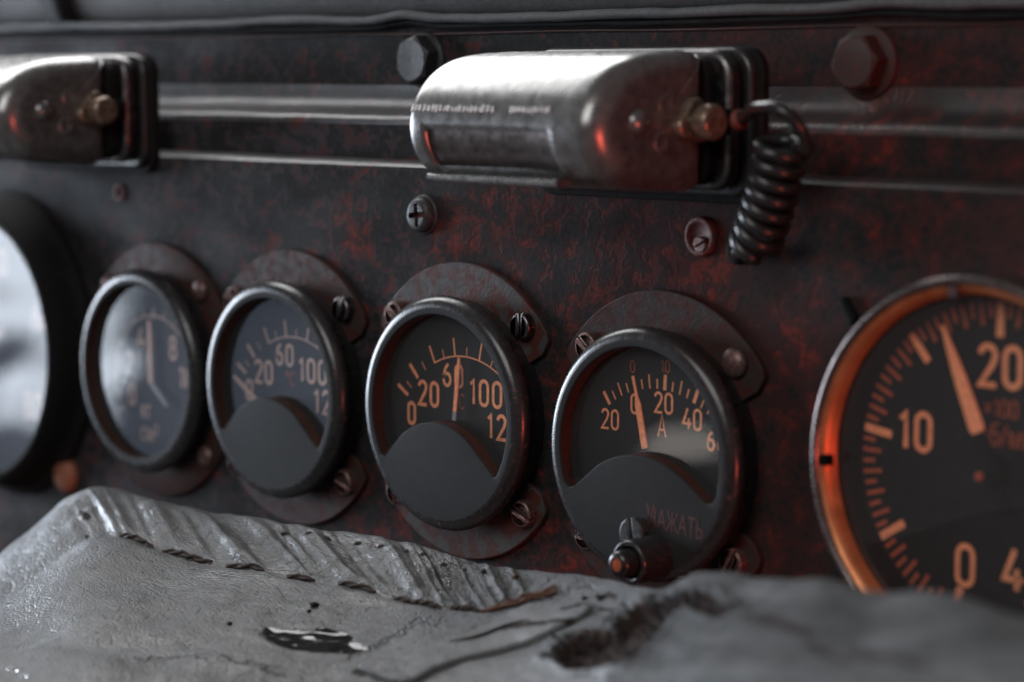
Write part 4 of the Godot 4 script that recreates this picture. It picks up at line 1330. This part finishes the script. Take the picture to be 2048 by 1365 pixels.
	for f in 7:
		var path := PackedVector3Array()
		for k in 13:
			var u := k / 12.0
			var s := lerpf(6.02, 7.3, u)
			var tt := lerpf(2.62, 1.72, u) + 0.05 * sin(u * 17.0 + f) * (0.3 + absf(u - 0.5))
			path.append(on_leather(s, tt + 0.025 * (f - 3), 0.2 + 0.5 * sin(PI * u) + 0.25 * sin(f * 2.0 + u * 9.0)))
		tube(st, path, func(_u: float) -> float: return 0.24, 5, true, f * 2)
	var fr := obj("frayed_thread", st, M.thread_orange, t)
	fr.set_meta("label", "frayed orange-brown thread end")
	# loose fibres standing in the tear
	var r3 := RandomNumberGenerator.new()
	r3.seed = 5
	st = st_new()
	var tear := poly_of(TEAR)
	var made := 0
	while made < 90:
		var p := Vector2(r3.randf_range(7.0, 10.4), r3.randf_range(1.5, 4.8))
		if not Geometry2D.is_point_in_polygon(p, tear): continue
		made += 1
		var d := Vector2(r3.randf_range(-0.18, 0.18), r3.randf_range(-0.2, 0.2))
		var path := PackedVector3Array()
		for k in 5: path.append(on_leather(p.x + d.x * k / 4.0, p.y + d.y * k / 4.0, 0.3 + r3.randf_range(0.5, 2.2) * sin(PI * k / 4.0)))
		tube(st, path, func(_u: float) -> float: return 0.22, 4, false, made)
	var fb := obj("torn_fibres", st, M.fibre, t)
	fb.set_meta("kind", "stuff")

func build_drops() -> void:
	var spots := [[5.05, 1.78, 1.0, "water drop on the leather, left of the largest drop"], [5.22, 1.77, 0.6, "small pear-shaped water drop between the two big drops"], [5.45, 1.80, 1.25, "largest round water drop on the leather seam allowance"], [4.93, 2.02, 0.5, "tiny water bead above the lowest bead left of the drops"], [4.86, 2.28, 0.6, "lowest tiny water bead left of the drops, by the stitches"], [5.3, 2.18, 0.5, "tiny water bead just above the long stitch"], [3.12, 4.18, 0.8, "flat bright water drop on the leather near the wet patch"], [1.12, 4.72, 1.3, "elongated water drop at the bottom left corner of the leather"], [1.24, 4.9, 0.9, "second small drop at the bottom left corner of the leather"]]
	for e: Array in spots:
		var n := leather_normal(e[0], e[1])
		var t := thing("water_drop", e[3], "water drop", on_leather(e[0], e[1], -0.08 * e[2]), "water drops on the leather")
		var x := n.cross(Vector3.BACK).normalized()
		t.basis = Basis(x, n.cross(x).normalized() * -1.0, n) if x.cross(n.cross(x) * -1.0).dot(n) > 0 else Basis(x, n.cross(x).normalized(), n)
		var st := st_new()
		var r: float = e[2]
		var prof := [Vector2(0, 0), Vector2(r * 0.85, 0.0), Vector2(r * 1.0, r * 0.22)]
		for k in 8:
			var a := PI / 2 * (k + 1) / 8.0
			prof.append(Vector2(r * cos(a), r * (0.22 + 0.78 * sin(a))))
		lathe(st, [prof], 24)
		obj("bead", st, M.water, t)
	var r4 := RandomNumberGenerator.new()
	r4.seed = 12
	var crumbs := [[4.12, 3.02, 1.4, "dark brown crumb of dirt above the wet patch"], [4.07, 3.16, 0.7, "small brown speck just below the dirt crumb above the wet patch"], [3.45, 3.64, 0.9, "dark speck of dirt left of the wet patch"], [6.08, 1.5, 1.1, "brown dirt crumb right of the largest water drop"], [6.62, 1.56, 1.0, "orange-brown dirt flake above the frayed thread"], [8.05, 1.75, 1.3, "dark crumb on the leather below the push button"], [7.75, 1.8, 1.0, "smaller dark crumb beside the crumb below the push button"]]
	for e: Array in crumbs:
		var t := thing("dirt_crumb", e[3], "dirt crumb", on_leather(e[0], e[1], 0.15 * e[2]), "dirt crumbs on the leather")
		var st := st_new()
		var nz := noise(0.9, int(e[0] * 100))
		var prev := []
		for j in 6:
			var row := []
			for k in 8:
				var th := PI * j / 5.0
				var ph := TAU * k / 8.0
				var dir := Vector3(sin(th) * cos(ph), cos(th) * 0.6, sin(th) * sin(ph))
				row.append(dir * e[2] * (0.8 + 0.7 * nz.get_noise_3dv(dir * 1.6)))
			if j > 0:
				for k in 8: quad(st, prev[k], prev[(k + 1) % 8], row[(k + 1) % 8], row[k])
			prev = row
		obj("crumb", st, M.thread_orange if e[0] > 6.5 and e[0] < 7.0 else M.fibre, t)

# ------------------------------------------------------------------ light
func area(called: String, at: Vector3, aim: Vector3, size: Vector2, c: Color, e: float) -> void:
	var l := AreaLight3D.new()
	l.name = called
	l.area_size = size * MM
	l.light_color = c
	l.light_energy = e
	l.shadow_enabled = true
	l.area_range = 6.0
	add_child(l)
	l.look_at_from_position(at * MM, aim * MM, Vector3.UP if absf((aim - at).normalized().y) < 0.95 else Vector3.BACK)

func _ready() -> void:
	rng.seed = 3
	var cam := Camera3D.new()
	cam.name = "camera"
	add_child(cam)
	cam.transform = Transform3D(Basis(Vector3(0.69045, 0.0, -0.72338), Vector3(-0.07947, 0.99395, -0.07585), Vector3(0.71900, 0.10986, 0.68627)), Vector3(377.745, 87.377, 413.214) * MM)
	cam.fov = 16.066
	cam.near = 0.02
	cam.far = 20.0
	var att := CameraAttributesPhysical.new()
	att.frustum_focal_length = 85.0
	att.frustum_focus_distance = 0.588
	att.exposure_aperture = 9.0
	cam.attributes = att
	cam.current = true
	var env := Environment.new()
	env.background_mode = Environment.BG_COLOR
	env.background_color = lin(0.085, 0.085, 0.087)
	env.tonemap_mode = Environment.TONE_MAPPER_LINEAR
	env.tonemap_exposure = 1.0
	env.sdfgi_enabled = true
	env.ssao_enabled = true
	env.ssil_enabled = true
	var we := WorldEnvironment.new()
	we.name = "surroundings"
	we.environment = env
	add_child(we)
	# daylight through the windscreen above and to the left, an added front fill, and red light from an unseen source to the right
	area("windscreen_light", Vector3(-380, 345, -75), Vector3(-100, 0, 60), Vector2(420, 260), lin(0.985, 0.99, 1.0), 0.28)
	area("front_fill_light", Vector3(120, 480, 760), Vector3(-40, 0, 20), Vector2(520, 380), lin(1.0, 0.995, 0.99), 0.29)  # fill added behind the camera to light the dials
	area("red_light", Vector3(820, -130, 250), Vector3(0, 0, 10), Vector2(120, 120), lin(1.0, 0.12, 0.08), 0.19)
	# side window: bright, broken by foliage outside
	make_materials()
	var win := thing("side_window", "bright side window mirrored in the far gauge glasses", "window", Vector3(-1303, 20, 398))
	win.basis = Basis(Vector3.UP, deg_to_rad(104.0))
	var n := 256
	var f1 := noise(0.03, 101, FastNoiseLite.TYPE_SIMPLEX_SMOOTH, 4)
	var im := Image.create(n, n, false, Image.FORMAT_RGB8)
	for j in n:
		for i in n:
			var k := sm(0.34, 0.66, 0.5 + 0.55 * f1.get_noise_2d(i, j) + clampf(1.7 * (0.775 - float(j) / n), -0.2, 0.3) - 0.62 * (1.0 - sm(0.07, 0.23, float(i) / n)))
			var c := (Color(0.019, 0.023, 0.031).lerp(Color(0.32, 0.355, 0.405), k) * (1.0 + 1.35 * sm(0.3, 0.5, float(i) / n))).linear_to_srgb()
			im.set_pixel(i, j, c)
	var wm := mat(Color.BLACK, 1.0)
	wm.emission_enabled = true
	wm.emission_texture = ImageTexture.create_from_image(im)
	wm.emission_operator = BaseMaterial3D.EMISSION_OP_MULTIPLY
	wm.emission = Color.WHITE
	wm.emission_energy_multiplier = 23.0
	var pane := MeshInstance3D.new()
	pane.name = "pane"
	var qm := QuadMesh.new()
	qm.size = Vector2(1.0, 0.56)
	pane.mesh = qm
	pane.material_override = wm
	win.add_child(pane)
	# glowing patch added low on the far side, to be mirrored in the ammeter's glass
	var gap := thing("added_glow", "small added glow mirrored in the ammeter glass", "window", Vector3(-590, -132, 665))
	gap.basis = Basis(Vector3.UP, deg_to_rad(137.0))
	var gm := mat(Color.BLACK, 1.0)
	gm.emission_enabled = true
	gm.emission = lin(1.0, 0.93, 0.86)
	gm.emission_energy_multiplier = 2.4
	var gst := st_new()
	extrude(gst, PackedVector2Array([Vector2(-22, -9), Vector2(4, -12), Vector2(24, -9), Vector2(20, 4), Vector2(4, 9), Vector2(-16, 8)]), -2.0, 0.0)
	obj("glow_patch", gst, gm, gap)
	var fst := st_new()
	for e in [[0.0, 300.0, 540.0, 20.0], [0.0, -300.0, 540.0, 20.0], [-520.0, 0.0, 20.0, 280.0], [520.0, 0.0, 20.0, 280.0]]:
		extrude(fst, round_rect(e[2], e[3], 4.0, 2), -15.0, 15.0, 3.0, Vector3(e[0], e[1], 0))
	obj("frame", fst, M.enamel, win)
	build_panel()
	build_pad()
	temperature_gauge(Vector3(-72.2, 2.0, 0), "temperature gauge in sharp focus, its orange needle near 60 degrees", false, 6.6, [M.enamel, M.flange])
	temperature_gauge(Vector3(-141.2, 1.5, 0), "blurred temperature gauge with its needle resting at zero, next to the pressure gauge", true, -60.0, [M.enamel, M.flange_red])
	ammeter(Vector3(-3.0, -0.6, 0))
	pressure_gauge(Vector3(-204.5, 1.0, 0))
	tachometer(Vector3(93.6, 7.1, 0))
	speedometer(Vector3(-286.7, 2.4, 0))
	build_lamp(Vector3(-8.5, 76.0, 0), "satin metal hooded lamp at the centre, with the coiled cord at its end")
	build_lamp(Vector3(-239.7, 76.0, 0), "satin metal hooded lamp cut by the left edge of the picture")
	build_cord()
	build_fasteners()
	build_leather()
	build_drops()
